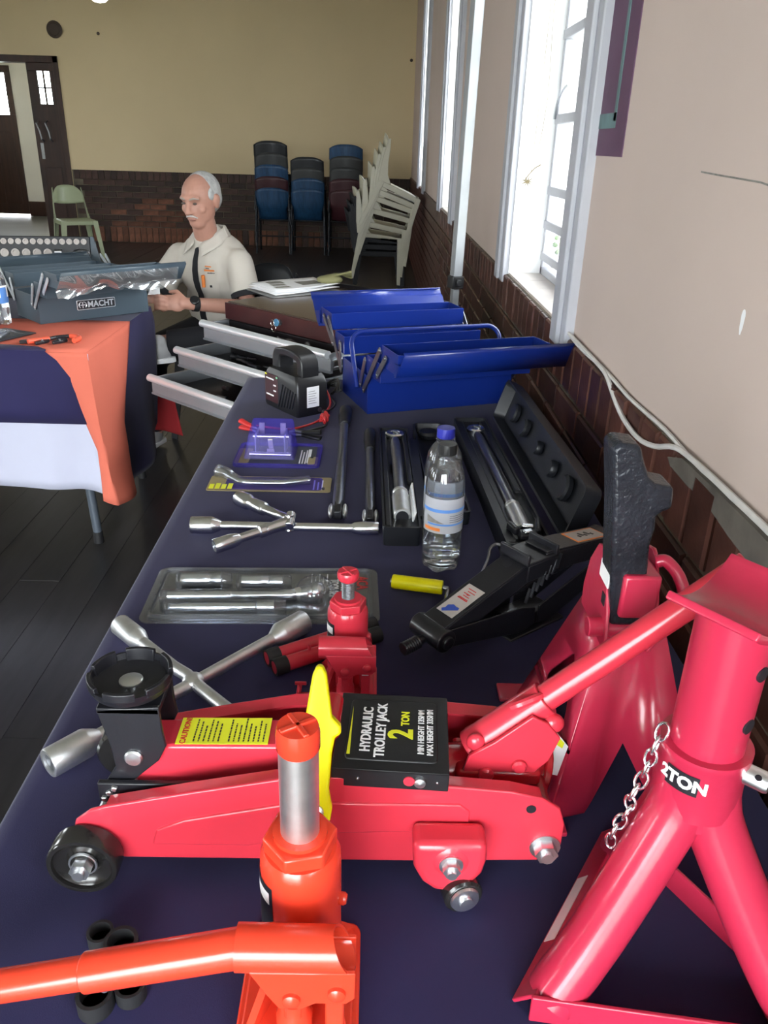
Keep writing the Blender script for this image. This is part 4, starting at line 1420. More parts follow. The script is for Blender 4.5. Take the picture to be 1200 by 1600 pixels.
text('SPARK PLUG', .019, 'label_white', K, (.120, .002, .0050), (0, -1, 0), (1, 0, 0), bold=.0004, sx=.62)
text('TOOL SET', .019, 'label_white', K, (.103, .014, .0050), (0, -1, 0), (1, 0, 0), bold=.0004, sx=.62)
m = MB()
for k in range(5):
    m.bx(.068 + .006 * k, .0695 + .006 * k, .024, .056 - (k % 2) * .008, .0048, .0051)
part('small_print', m, 'label_white', K, smooth=0)
m = MB().prism([(-.006, -.010), (.004, -.010), (.004, -.004), (.010, 0), (.004, .004), (.004, .010), (-.006, .010)], .0048, .0052, M.Translation((.130, -.016, 0)))
part('hang_hole', m, 'label_black', K, smooth=0)
m = MB()
for y in (-.04, .0, .035):
    m.bx(-.160, -.157, y - .014, y + .014, .007, .0095)
part('pressed_ridges', m, 'clear_plastic', K, smooth=0)

# pry bar blister
K = thing('blister_pack', 'slim blister pack holding a chrome bent pry bar', 'packaging', (-.199, 1.456, TZ), .01)
part('backing_card', slab(.242, .075, .006, .001, .002), 'card_tan', K, smooth=0)
m = slab(.19, .060, .008, .002, .004)
m.v = [(x + .008, y, z) for x, y, z in m.v]
part('clear_cover', m, 'purple_plastic', K, smooth=0)
path = smooth_path([V((-.108, .035, .014)), V((-.090, .026, .013)), V((-.068, .004, .010)), V((-.045, -.008, .009)), V((.02, -.008, .009)), V((.05, -.004, .010)), V((.078, .003, .011))], 5)
n_ = len(path)
m = MB().tube(path, [.011 - .004 * min(1, i / 10) - (.004 * max(0, (i - n_ + 6) / 6)) for i in range(n_)], 14, squash=.75)
part('pry_bar', m, 'chrome', K, smooth=60)
m = MB().tube(path, [.0165 - .005 * min(1, i / 10) for i in range(n_)], 14, squash=.8)
part('bubble', m, 'clear_plastic', K, smooth=60)
m = MB()
for k in range(4):
    m.bx(-.116 + .012 * k, -.107 + .012 * k, -.034, -.012 + .004 * (k % 2), .0045, .005)
part('card_print', m, 'yellow_label', K, smooth=0)
m = MB()
for k in range(3):
    m.bx(.086 + .008 * k, .089 + .008 * k, -.026, .022 - .01 * (k % 2), .0021, .0024)
part('card_print', m, 'label_white', K, smooth=0)
part('hang_hole', MB().prism(rrect(.006, .012, .002), .002, .0025, M.Translation((.106, -.020, 0))), 'label_black', K, smooth=0)

# purple blister with a ratchet
K = thing('blister_pack', 'purple-tinted blister pack with a chrome ratchet strap buckle in a tall box', 'packaging', (-.199, 1.614, TZ), 0)
part('backing_card', slab(.172, .128, .010, .001, .002), 'card_dark', K, smooth=0)
m = frm(MB(), .182, .138, .014, .0005, .006, .010)
part('tinted_rim', m, 'purple_plastic', K, smooth=50)
m = MB()
m.add([(-.072, -.030, .004), (.036, -.030, .004), (.036, .052, .004), (-.072, .052, .004), (-.062, -.012, .056), (.030, -.012, .056), (.028, .048, .072), (-.060, .048, .072)], [(0, 1, 5, 4), (1, 2, 6, 5), (2, 3, 7, 6), (3, 0, 4, 7), (4, 5, 6, 7)])
part('tinted_box', m, 'purple_plastic', K, bevel=.004, seg=3)
m = MB().cyl((-.055, .004, .044), (.022, .004, .044), .0055).cyl((-.060, -.020, .012), (.028, -.020, .012), .0055)
part('spindle', m, 'chrome', K)
m = MB().box((-.016, -.008, .028), (.010, .003, .038), mx=M.Rotation(.45, 3, 'X')).box((-.016, -.012, .016), (.016, .003, .014), mx=M.Rotation(.45, 3, 'X'))
part('lever_strip', m, 'strap_grey', K, bevel=.001)
for x in (-.048, .014):
    part('cheek', MB().box((x, .012, .03), (.003, .05, .045)), 'zinc', K, bevel=.001)
for x in (-.040, .006):
    part('strap', MB().box((x, .038, .050), (.012, .006, .026)), 'strap_grey', K, bevel=.001)
m = MB()
for k in range(4):
    m.bx(.046 + .006 * k, .0485 + .006 * k, -.045, .035 - .012 * (k % 2), .0022, .0025)
m.bx(.062, .069, -.04, .04, .0022, .0026)
part('card_print', m, 'label_white', K, smooth=0)
part('grey_corner', MB().prism(rrect(.030, .09, .006), .0022, .0027, M.Translation((-.075, -.006, 0))), 'card_tan', K, smooth=0)
part('grey_corner', MB().prism(rrect(.020, .05, .006), .0022, .0027, M.Translation((.075, -.03, 0))), 'card_tan', K, smooth=0)
part('hang_hole', MB().prism(rrect(.006, .012, .002), .0026, .003, M.Translation((.072, -.008, 0))), 'label_black', K, smooth=0)

# breaker bars
for (far, near, r, lab) in ((V((-.066, 1.915, 0)), V((-.058, 1.305, 0)), .0110, 'longer grey breaker bar with black grip, nearer the charger'),
                            (V((-.004, 1.750, 0)), V((.001, 1.285, 0)), .0092, 'shorter grey breaker bar beside the small torque wrench case')):
    K = thing('breaker_bar', lab, 'breaker bar', near + V((0, 0, TZ + .013)), group='breaker bars')
    d = (far - near).normalized()
    L = (far - near).length
    part('shaft', MB().lathe([(0, .02), (r * .8, .02), (r, .045), (r * .92, L * .5), (r * .85, L - .09), (0, L - .09)], (0, 0, 0), d, 22), 'gun_steel', K, smooth=40)
    part('grip', MB().lathe([(0, L - .12), (r * 1.05, L - .12), (r * 1.25, L - .11), (r * 1.25, L - .075), (r * 1.5, L - .065), (r * 1.5, L - .01), (r * 1.25, L), (0, L)], (0, 0, 0), d, 22), 'black_plastic', K, smooth=40)
    for sx_ in (-1, 1):
        m = MB().ball((sx_ * r * 1.15, .006, 0), (r * .5, .024, r * .95), 12, 8)
        part('fork_ear', m, 'satin', K)
    part('drive_head', MB().box((0, .012, 0), (r * 1.35, .052, r * 1.5)).box((0, .002, -.006), (.011, .011, .012)), 'black_paint', K, bevel=.002)


# torque wrench cases
def tray(w_, L, h_, mat, K_, wall=.004, r=.008):
    m_ = MB()
    o_ = rrect(w_, L, r, 4)
    i_ = rrect(w_ - 2 * wall, L - 2 * wall, r - .002, 4)
    m_.rings([[(x * .95, y * .99, 0) for x, y in o_], [(x, y, h_) for x, y in o_], [(x, y, h_) for x, y in i_], [(x, y, h_ - .010) for x, y in i_]], True, True)
    return part('tray', m_, mat, K_, smooth=30)


def torque_wrench(K_, L, r, p, lab=None):
    """lies along local y, head at far end (+y)"""
    T = V(p)
    wr = part('wrench_shaft', MB().lathe([(0, .10), (r, .10), (r, L - .06), (r * .8, L - .03), (0, L - .03)], T, (0, 1, 0), 22), 'dull_steel', K_, smooth=40)
    prof = [(0, 0), (r * 1.35, .001), (r * 1.5, .004)]
    prof += [(r * 1.5 - (.0004 if i % 2 else 0), .006 + .0024 * i) for i in range(30)]
    prof += [(r * 1.5, .085), (r * 1.25, .088), (r * 1.25, .094), (r * 1.4, .096), (r * 1.4, .104), (r, .108), (0, .108)]
    part('knurled_grip', MB().lathe(prof, T, (0, 1, 0), 24), 'satin', K_, smooth=30)
    part('grip_end', MB().lathe([(0, -.0015), (r * 1.05, -.0015), (r * 1.05, .001)], T, (0, 1, 0), 20), 'label_black', K_)
    m_ = MB().lathe([(0, -.009), (.019, -.009), (.021, -.006), (.021, .006), (.018, .009), (.012, .009), (.012, .0075), (0, .0075)], T + V((0, L, 0)), (0, 0, 1), 28)
    hd_ = part('ratchet_head', m_, 'chrome', K_, smooth=35)
    part('direction_lever', MB().box(T + V((.003, L - .003, .010)), (.006, .020, .004), .5), 'dull_steel', hd_, bevel=.001)
    return wr


K = thing('torque_wrench_case', 'black plastic case open with the shorter torque wrench beside the bottles', 'tool case', (.0525, 1.460, TZ), .012)
tray(.066, .520, .036, 'case_plastic', K)
part('insert', MB().bx(-.029, -.017, -.25, .245, .02, .0345).bx(.018, .029, -.05, .245, .02, .0345).bx(-.017, .018, .0, .06, .015, .026), 'case_plastic', K, bevel=.003)
torque_wrench(K, .425, .0108, (.002, -.205, .030))
m = MB()
m.grid(lambda u, v: (.018 + .006 * u + .002 * math.sin(9 * v), -.235 + .155 * v, .036 + .022 * math.sin(PI * v) * (1 - .4 * u) + .001 * math.sin(25 * v + 8 * u)), 4, 16)
part('plastic_bag', m, 'clear_plastic', K, smooth=60)
part('folded_leaflet', MB().box((.022, -.16, .040), (.003, .13, .02), mx=M.Rotation(.25, 3, 'Y')), 'paper', K, bevel=.001)
part('hinge_strip', MB().bx(.0325, .050, -.2, .2, .024, .030), 'case_plastic', K)
# its lid lies open to the right
lid = MB()
o_, i_ = rrect(.070, .50, .010, 4), rrect(.062, .492, .008, 4)
lid.rings([[(x * .96, y * .99, .004) for x, y in o_], [(x, y, .030) for x, y in o_], [(x, y, .030) for x, y in i_], [(x * .95, y * .98, .008) for x, y in i_]])
lo = part('lid', lid, 'case_plastic', K, smooth=30, label='hollow case lid folded open')
lo.location = (.0875, .075, -.003)
lo.rotation_euler = (0, 0, .02)
m = MB().lathe([(.018, .008), (.022, .010), (.024, .018), (.020, .024)], (.0, .21, 0), (0, 0, 1), 20)
part('moulded_ring', m, 'case_plastic', lo, smooth=40)
part('latch', MB().box((.036, .06, .024), (.006, .030, .018)), 'dull_steel', lo, bevel=.001)
lw = part('clear_window', MB().prism(rrect(.054, .20, .01), .020, .0225, M.Translation((.002, -.14, 0))), 'clear_plastic', lo, smooth=0)

K = thing('torque_wrench_case', 'long black case with lid upright against the bricks and the longer torque wrench', 'tool case', (.2445, 1.458, TZ), .046)
tray(.076, .650, .044, 'case_plastic', K)
part('insert', MB().bx(-.036, -.018, -.31, .31, .02, .040).bx(.020, .036, -.10, .31, .02, .040).bx(-.018, .02, -.06, .02, .012, .022).bx(-.018, .02, .15, .2, .012, .022), 'case_plastic', K, bevel=.003)
torque_wrench(K, .520, .0105, (.004, -.262, .034))
m = MB()
m.grid(lambda u, v: (.022 + .006 * u + .002 * math.sin(9 * v), -.285 + .20 * v, .040 + .016 * math.sin(PI * v) * (1 - .4 * u)), 4, 16)
part('plastic_bag', m, 'wrap', K, smooth=60)
m = MB().box((.004, -.288, .042), (.030, .022, .012)).box((-.018, -.27, .046), (.010, .03, .014), .3).box((.026, -.262, .046), (.009, .05, .012), -.2)
part('bit_clip', m, 'black_paint', K, bevel=.003)
part('chrome_bit', MB().box((.002, -.292, .050), (.016, .012, .006), .3).box((.006, -.272, .051), (.020, .010, .005), -.2), 'chrome', K, bevel=.002)
lid = MB()
o_, i_ = rrect(.098, .64, .016, 4), rrect(.088, .63, .012, 4)
lid.rings([[(x * .94, y * .98, .0) for x, y in o_], [(x, y, -.030) for x, y in o_], [(x, y, -.032) for x, y in o_], [(x, y, -.032) for x, y in i_], [(x * .95, y * .98, -.006) for x, y in i_]])
lo = part('lid', lid, 'case_plastic', K, smooth=30, label='hollow case lid standing open')
# local x -> up along the lid, local -z -> towards the tray
tilt = math.radians(72)
lo.matrix_local = M.Translation((.050, .0, .042)) @ M.Rotation(-tilt, 4, 'Y') @ M.Translation((.052, 0, 0)) @ M.Rotation(PI, 4, 'X')
for v_ in lo.data.vertices:
    v_.co.z = -v_.co.z
lo.data.flip_normals()
lo.matrix_local = M.Translation((.052, .0, .044)) @ M.Rotation(-tilt, 4, 'Y') @ M.Translation((.052, 0, -.030))
m = MB()
for (y, r) in ((-.20, .020), (-.11, .014), (.0, .012), (.12, .016), (.22, .018)):
    m.lathe([(r, .008), (r * 1.15, .010), (r * 1.2, .018), (r, .022)], (.0, y, 0), (0, 0, 1), 18)
mo = part('moulded_rings', m, 'case_plastic', lo, smooth=40)
mo['kind'] = 'stuff'

# water bottles
def water_bottle(name, lab, x, y, cap, label_on=True, sc=1.0):
    K_ = thing(name, lab, 'bottle', (x, y, TZ), group='clear water bottles')
    R_ = .0312
    prof = [(.0, .004), (.012, .003), (.020, .0), (.027, .001), (.0305, .008), (R_, .016), (R_, .052), (.0300, .056), (R_, .060), (R_, .135), (.0304, .150), (.0270, .168), (.0205, .180), (.0150, .186), (.0140, .188), (.0140, .190), (.0155, .191), (.0155, .193), (.0128, .194), (.0128, .200)]
    m_ = MB().lathe(prof, n=40, hollow=True)
    for i, v_ in enumerate(m_.v):  # petal foot
        if v_[2] < .0085:
            a_ = math.atan2(v_[1], v_[0])
            rr_ = math.hypot(v_[0], v_[1])
            m_.v[i] = (v_[0], v_[1], v_[2] + (.0022 * (1 + math.cos(5 * a_)) if .01 < rr_ < .0309 else 0))
    part('bottle_body', m_, 'bottle', K_, smooth=50)
    wp = [(0, .009), (.026, .009), (.0290, .013), (.0300, .018), (.0300, .150), (.0290, .158), (0, .158)]
    part('water', MB().lathe(wp, n=32), 'water_glass', K_, smooth=60)
    m_ = MB().lathe([(.0142, .1945), (.0147, .195), (.0147, .208), (.0140, .2105), (0, .2110)], n=40, hollow=True)
    for i, v_ in enumerate(m_.v):
        if .1946 < v_[2] < .209:
            a_ = round(math.atan2(v_[1], v_[0]) / (2 * PI) * 40)
            k_ = 1.0 if a_ % 2 else .965
            m_.v[i] = (v_[0] * k_, v_[1] * k_, v_[2])
    part('cap', m_, cap, K_, smooth=25)
    if label_on:
        lb_ = part('label', patch(.0316, -2.9, .25, .072, .130, n=28), 'label_film', K_, smooth=60)
        part('label_band', patch(.0318, -2.9, .25, .1075, .113, n=28), 'label_blue', lb_, smooth=60, label='blue band')
        part('label_band', patch(.0318, -2.5, .20, .0855, .0885, n=24), 'label_blue', lb_, smooth=60, label='blue band')
        m_ = MB()
        nn = 10
        m_.grid(lambda u, v: (.0319 * math.cos(-2.55 + .95 * u), .0319 * math.sin(-2.55 + .95 * u), .0895 + (.012 * (1 - u)) * v), nn, 1)
        part('label_chevron', m_, 'print_grey', lb_, smooth=60)
        m_ = MB()
        m_.grid(lambda u, v: (.0319 * math.cos(-2.7 + .9 * u), .0319 * math.sin(-2.7 + .9 * u), .076 + .0055 * v), nn, 1)
        part('label_stripe', m_, 'ink_orange', lb_, smooth=60)
        m_ = MB()
        for q_ in range(4):
            m_.grid(lambda u, v: (.0319 * math.cos(-1.35 + (.95 - .15 * (q_ % 2)) * u), .0319 * math.sin(-1.35 + (.95 - .15 * (q_ % 2)) * u), .0915 + .0035 * q_ + .0007 * v), 6, 1)
        part('label_print', m_, 'ink_dark', lb_, smooth=60)
    return K_


_wg = pm('water_glass', (0.98, 0.99, 1.0), 0.0, trans=1.0, ior=1.33)
MAT['water_glass'] = _wg
water_bottle('water_bottle', 'clear water bottle with a black cap and blue-banded label, in front', .1165, 1.137, 'cap_black')
water_bottle('water_bottle', 'clear water bottle with a blue cap, standing right behind the black-capped one', .1200, 1.212, 'cap_blue')

# ---------------------------------------------------------------- scissor jack and its crank
ang = math.atan2(.226, .300)
K = thing('scissor_jack', 'black folded scissor jack with car sticker, beside the wall', 'jack', (.2235, .976, TZ), ang)
def channel(p, q, w_, h_, mat, nm, t_=.003):
    """inverted U channel from p to q (x,z), width along y"""
    p, q = V((p[0], 0, p[1])), V((q[0], 0, q[1]))
    d = (q - p)
    L = d.length
    a_ = -math.atan2(d.z, d.x)
    m_ = MB().bx(0, L, -w_ / 2, w_ / 2, -t_, 0).bx(0, L, -w_ / 2, -w_ / 2 + t_, -h_, -t_).bx(0, L, w_ / 2 - t_, w_ / 2, -h_, -t_)
    o = part(nm, m_, mat, K, bevel=.0012)
    o.matrix_local = M.Translation(p) @ M.Rotation(a_, 4, 'Y')
    return o
ua = channel((-.172, .062), (-.012, .114), .042, .030, 'black_paint', 'upper_arm')
ub = channel((.012, .118), (.176, .098), .042, .032, 'black_paint', 'upper_arm')
for s_ in (-1, 1):
    m = MB()
    pl = [(s_ * .176, .060 + (.03 if s_ > 0 else 0)), (s_ * .172, .034 + (.02 if s_ > 0 else 0)), (s_ * .03, .004), (s_ * .004, .008), (s_ * .004, .036), (s_ * .03, .044)]
    for y in (-.0255, .0225):
        plate_xz(m, pl, y, y + .003)
    part('lower_arm', m, 'black_paint', K, bevel=.001)
part('base_plate', MB().bx(-.055, .055, -.032, .032, 0, .004).bx(-.04, .04, -.020, .020, .004, .022), 'black_paint', K, bevel=.002)
m = MB().bx(-.032, .030, -.027, .027, .108, .113).bx(-.032, -.027, -.027, .027, .108, .126).bx(.025, .030, -.027, .027, .108, .126)
m.bx(-.030, .028, -.0275, -.0245, .085, .110).bx(-.030, .028, .0245, .0275, .085, .110)
part('saddle', m, 'black_paint', K, bevel=.0015)
for x, z in ((-.174, .046), (.174, .080)):
    m = MB().cyl((x, -.029, z), (x, .029, z), .0155, n=24).cyl((x, -.034, z), (x, .034, z), .009, n=16)
    tr = part('trunnion', m, 'black_paint', K, bevel=.0015)
m = MB()
n_ = 60
prof = []
for i in range(n_):
    prof.append((.0062 if i % 2 else .0052, .40 * i / n_))
m.lathe([(0, 0)] + prof + [(0, .40)], (-.214, 0, .039), (1, 0, .097), 16)
part('screw', m, 'black_paint', K, smooth=25)
part('screw_end', MB().lathe([(0, 0), (.0085, 0)] + [(.0092 - (.0014 if i_ % 2 else 0), .002 + .0018 * i_) for i_ in range(14)] + [(0, .028)], (-.222, 0, .038), (1, 0, .097), 18), 'black_paint', K, smooth=25)
m = MB()
for k_ in range(7):
    m.box((.0 + .011 * k_, -.0265, .045 + .003 * k_), (.0022, .004, .022), mx=M.Rotation(.6, 3, 'Y'))
part('gear_teeth', m, 'gun_steel', ua, smooth=0)
ua.children[0].location = (.14, 0, -.09)
part('arm_hole', MB().lathe([(0, 0), (.006, 0), (.006, .0004), (0, .0004)], (.138, .002, .0001), n=16), 'label_black', ua)
st = part('sticker', MB().bx(.018, .078, -.0150, .0150, 0, .0006), 'label_grey', ua, smooth=0, label='grey sticker with a small blue car')
car = [(-.011, -.004), (.011, -.004), (.012, .0), (.008, .002), (.004, .007), (-.004, .007), (-.007, .002), (-.012, .001)]
part('car_mark', MB().prism(car, .0007, .001, M.Translation((.029, 0, 0)) @ M.Rotation(-.9, 4, 'Z')), 'ink_blue', st, smooth=0)
m = MB()
for q_ in range(5):
    m.bx(.052 + .0045 * q_, .0532 + .0045 * q_, -.008 + .002 * (q_ % 3), .008 - .003 * (q_ % 2), .0007, .0009)
m.bx(.050, .0515, -.009, .009, .0007, .0009).bx(.06, .061, -.002, .002, .0007, .0011)
part('sticker_print', m, 'ink_red', st, smooth=0)
st = part('sticker', MB().bx(.072, .140, -.0165, .0165, 0, .0006), 'ink_orange', ub, smooth=0, label='white sticker with an orange border')
part('sticker_field', MB().bx(.075, .137, -.0140, .0140, .0006, .0009), 'label_grey', st, smooth=0)
m = MB()
for q_ in range(5):
    m.box((.092 + .007 * q_, .002 * ((q_ % 2) * 2 - 1), .0010), (.005, .010 if q_ % 2 else .006, .0003), .4)
part('sticker_print', m, 'ink_dark', st, smooth=0)

K = thing('jack_crank', 'yellow-gripped steel crank rod lying beside the scissor jack', 'crank', (.037, 1.062, TZ + .0115))
d = V((.078, -.017, 0))
part('grip', MB().lathe([(0, 0), (.0102, .0), (.0110, .002), (.0110, .076), (.0105, .078), (0, .078)], (0, 0, 0), d, 24), 'yellow', K, smooth=40)
path = smooth_path([V((-.003, .001, 0)), d * 1.0, V((.083, -.020, -.001)), V((.082, -.03, -.003)), V((.068, -.12, -.006)), V((.058, -.165, .0)), ], 4)
part('rod', MB().tube(path, .0036, 10), 'dull_steel', K, smooth=60)
K = thing('hook_rod', 'thin bent steel hook rod leaning on the left side of the scissor jack', 'rod', (.150, 1.012, TZ + .003))
path = smooth_path([V((.0, 0, .0)), V((.020, .055, .008)), V((.040, .105, .02)), V((.046, .125, .030)), V((.058, .132, .034)), V((.072, .120, .030)), V((.082, .105, .022))], 5)
part('rod', MB().tube(path, .0025, 10), 'dull_steel', K, smooth=60)

# ---------------------------------------------------------------- charger with clamps
K = thing('battery_charger', 'black portable battery charger with a carry handle and slanted vents', 'charger', (-.195, 1.965, TZ), math.atan2(-.78, .62))
m = MB()
def rc(w_, d_, z, r=.008, cy=0):
    return [(x, y + cy, z) for x, y in rrect(w_, d_, r, 3)]
m.rings([rc(.150, .088, 0), rc(.156, .092, .008), rc(.156, .092, .078), rc(.140, .085, .094), rc(.126, .080, .100)])
bd = part('case', m, 'black_plastic', K, smooth=35)
m = MB()
P = smooth_path([V((-.054, 0, .092)), V((-.053, 0, .125)), V((-.040, 0, .140)), V((.0, 0, .145)), V((.040, 0, .140)), V((.053, 0, .125)), V((.054, 0, .092))], 3)
rs = []
for i, p in enumerate(P):
    a, b = P[max(i - 1, 0)], P[min(i + 1, len(P) - 1)]
    t_ = (b - a).normalized()
    nn = V((-t_.z, 0, t_.x))
    th = .011 if abs(p.x) < .045 else .014
    rs.append([p + nn * th + V((0, .026, 0)), p + nn * th - V((0, .026, 0)), p - nn * th - V((0, .022, 0)), p - nn * th + V((0, .022, 0))])
m.rings(rs)
part('handle', m, 'black_plastic', K, bevel=.004, smooth=60)
fp = part('front_panel', MB().bx(-.070, -.010, -.0472, -.0455, .014, .086), 'poly_maroon', K, bevel=.001)
m = MB()
for q_, (x0_, x1_) in enumerate(((-.064, -.028), (-.030, -.018), (-.030, -.018), (-.064, -.030))):
    m.bx(x0_, x1_, -.0478, -.0472, .072 - .014 * q_, .0755 - .014 * q_)
part('panel_print', m, 'label_white', fp, smooth=0)
part('power_light', MB().ball((-.014, -.047, .082), (.004, .002, .003)), pm('led_green', (.25, .6, .35), .3), fp)
part('corner_mark', MB().bx(-.068, -.060, -.0479, -.0471, .081, .085), 'yellow_label', fp, smooth=0)
for q_ in range(6):
    x = -.004 + .012 * q_
    part('vent_slat', MB().box((x + .006, -.0468, .040), (.0045, .004, .066 - .004 * q_), mx=M.Rotation(.35, 3, 'Y')), 'case_plastic', K, bevel=.001)
m = MB().bx(.0780, .0786, -.018, .018, .022, .074)
sk = part('rating_sticker', m, 'label_white', K, smooth=0)
m = MB()
for q_ in range(6):
    m.bx(.0786, .0788, -.014, .010 - .004 * (q_ % 2), .032 + .006 * q_, .0332 + .006 * q_)
part('sticker_print', m, 'print_grey', sk, smooth=0)
part('side_screw', MB().lathe([(0, 0), (.006, 0), (.006, .001), (0, .0015)], (.078, .02, .012), (1, 0, 0), 14), 'dull_steel', K)
rz_ = K.rotation_euler.z
def wl(x, y, z):
    return M.Rotation(-rz_, 4, 'Z') @ (V((x, y, z)) - K.location)
w1 = smooth_path([wl(-.135, 2.02, .80), wl(-.115, 2.01, .775), wl(-.108, 1.97, .757), wl(-.118, 1.90, .758), wl(-.105, 1.86, .765), wl(-.125, 1.83, .760), wl(-.115, 1.87, .770), wl(-.128, 1.85, .756), wl(-.16, 1.80, .757), wl(-.20, 1.775, .757), wl(-.27, 1.772, .765)], 5)
part('red_lead', MB().tube(w1, .0028, 7), 'wire_red', K, smooth=60)
w2 = smooth_path([wl(-.135, 2.02, .795), wl(-.11, 2.02, .765), wl(-.095, 1.98, .757), wl(-.108, 1.91, .762), wl(-.12, 1.86, .775), wl(-.108, 1.84, .758), wl(-.112, 1.80, .758), wl(-.135, 1.78, .757), wl(-.150, 1.755, .760)], 5)
part('black_lead', MB().tube(w2, .0028, 7), 'wire_black', K, smooth=60)
m = MB()
for q_ in range(5):
    c = wl(-.115, 1.86 - .008 * q_, .764)
    m.tube([c + V((.010 * math.cos(t_), .004 * math.sin(t_ + q_), .010 * math.sin(t_))) for t_ in [2 * PI * k_ / 10 for k_ in range(10)]], .0026, 6, close=True)
co = part('coiled_lead', m, 'wire_red', K, smooth=60)
co['kind'] = 'stuff'
m = MB()
for q_ in range(6):
    pts = smooth_path([wl(-.115 + .006 * q_, 2.05 + .012 * math.sin(q_), .757 + .004 * q_), wl(-.098, 2.10 + .012 * q_, .760 + .003 * q_), wl(-.095 - .008 * q_, 2.15, .757), wl(-.12, 2.17 - .01 * q_, .760), wl(-.145 + .004 * q_, 2.09, .757 + .005 * q_)], 4)
    m.tube(pts, .0032, 6)
for i, v_ in enumerate(m.v):
    pass
mc = part('mains_cable', m, 'wire_black', K, smooth=60)
mc['kind'] = 'stuff'
for (x, y, rz2, mat, lab) in ((-.150, 1.735, -.25, 'wire_black', 'black crocodile clamp of the charger, lying behind the purple pack'), (-.283, 1.772, 2.4, 'wire_red', 'red crocodile clamp of the charger, showing left of the purple pack')):
    C2 = thing('crocodile_clamp', lab, 'clamp', (x, y, TZ + .010), rz2, 'charger clamps')
    for s_ in (-1, 1):
        part('jaw_handle', MB().tube([(.035, 0, s_ * .008), (.01, 0, s_ * .005), (-.01, 0, s_ * .003)], [.0085, .0075, .006], 10, squash=.7), mat, C2, smooth=60)
        part('jaw', MB().tube([(-.008, 0, s_ * .003), (-.028, 0, s_ * .005), (-.040, 0, s_ * .001)], [.0045, .0045, .003], 8), 'dull_steel', C2, smooth=60)

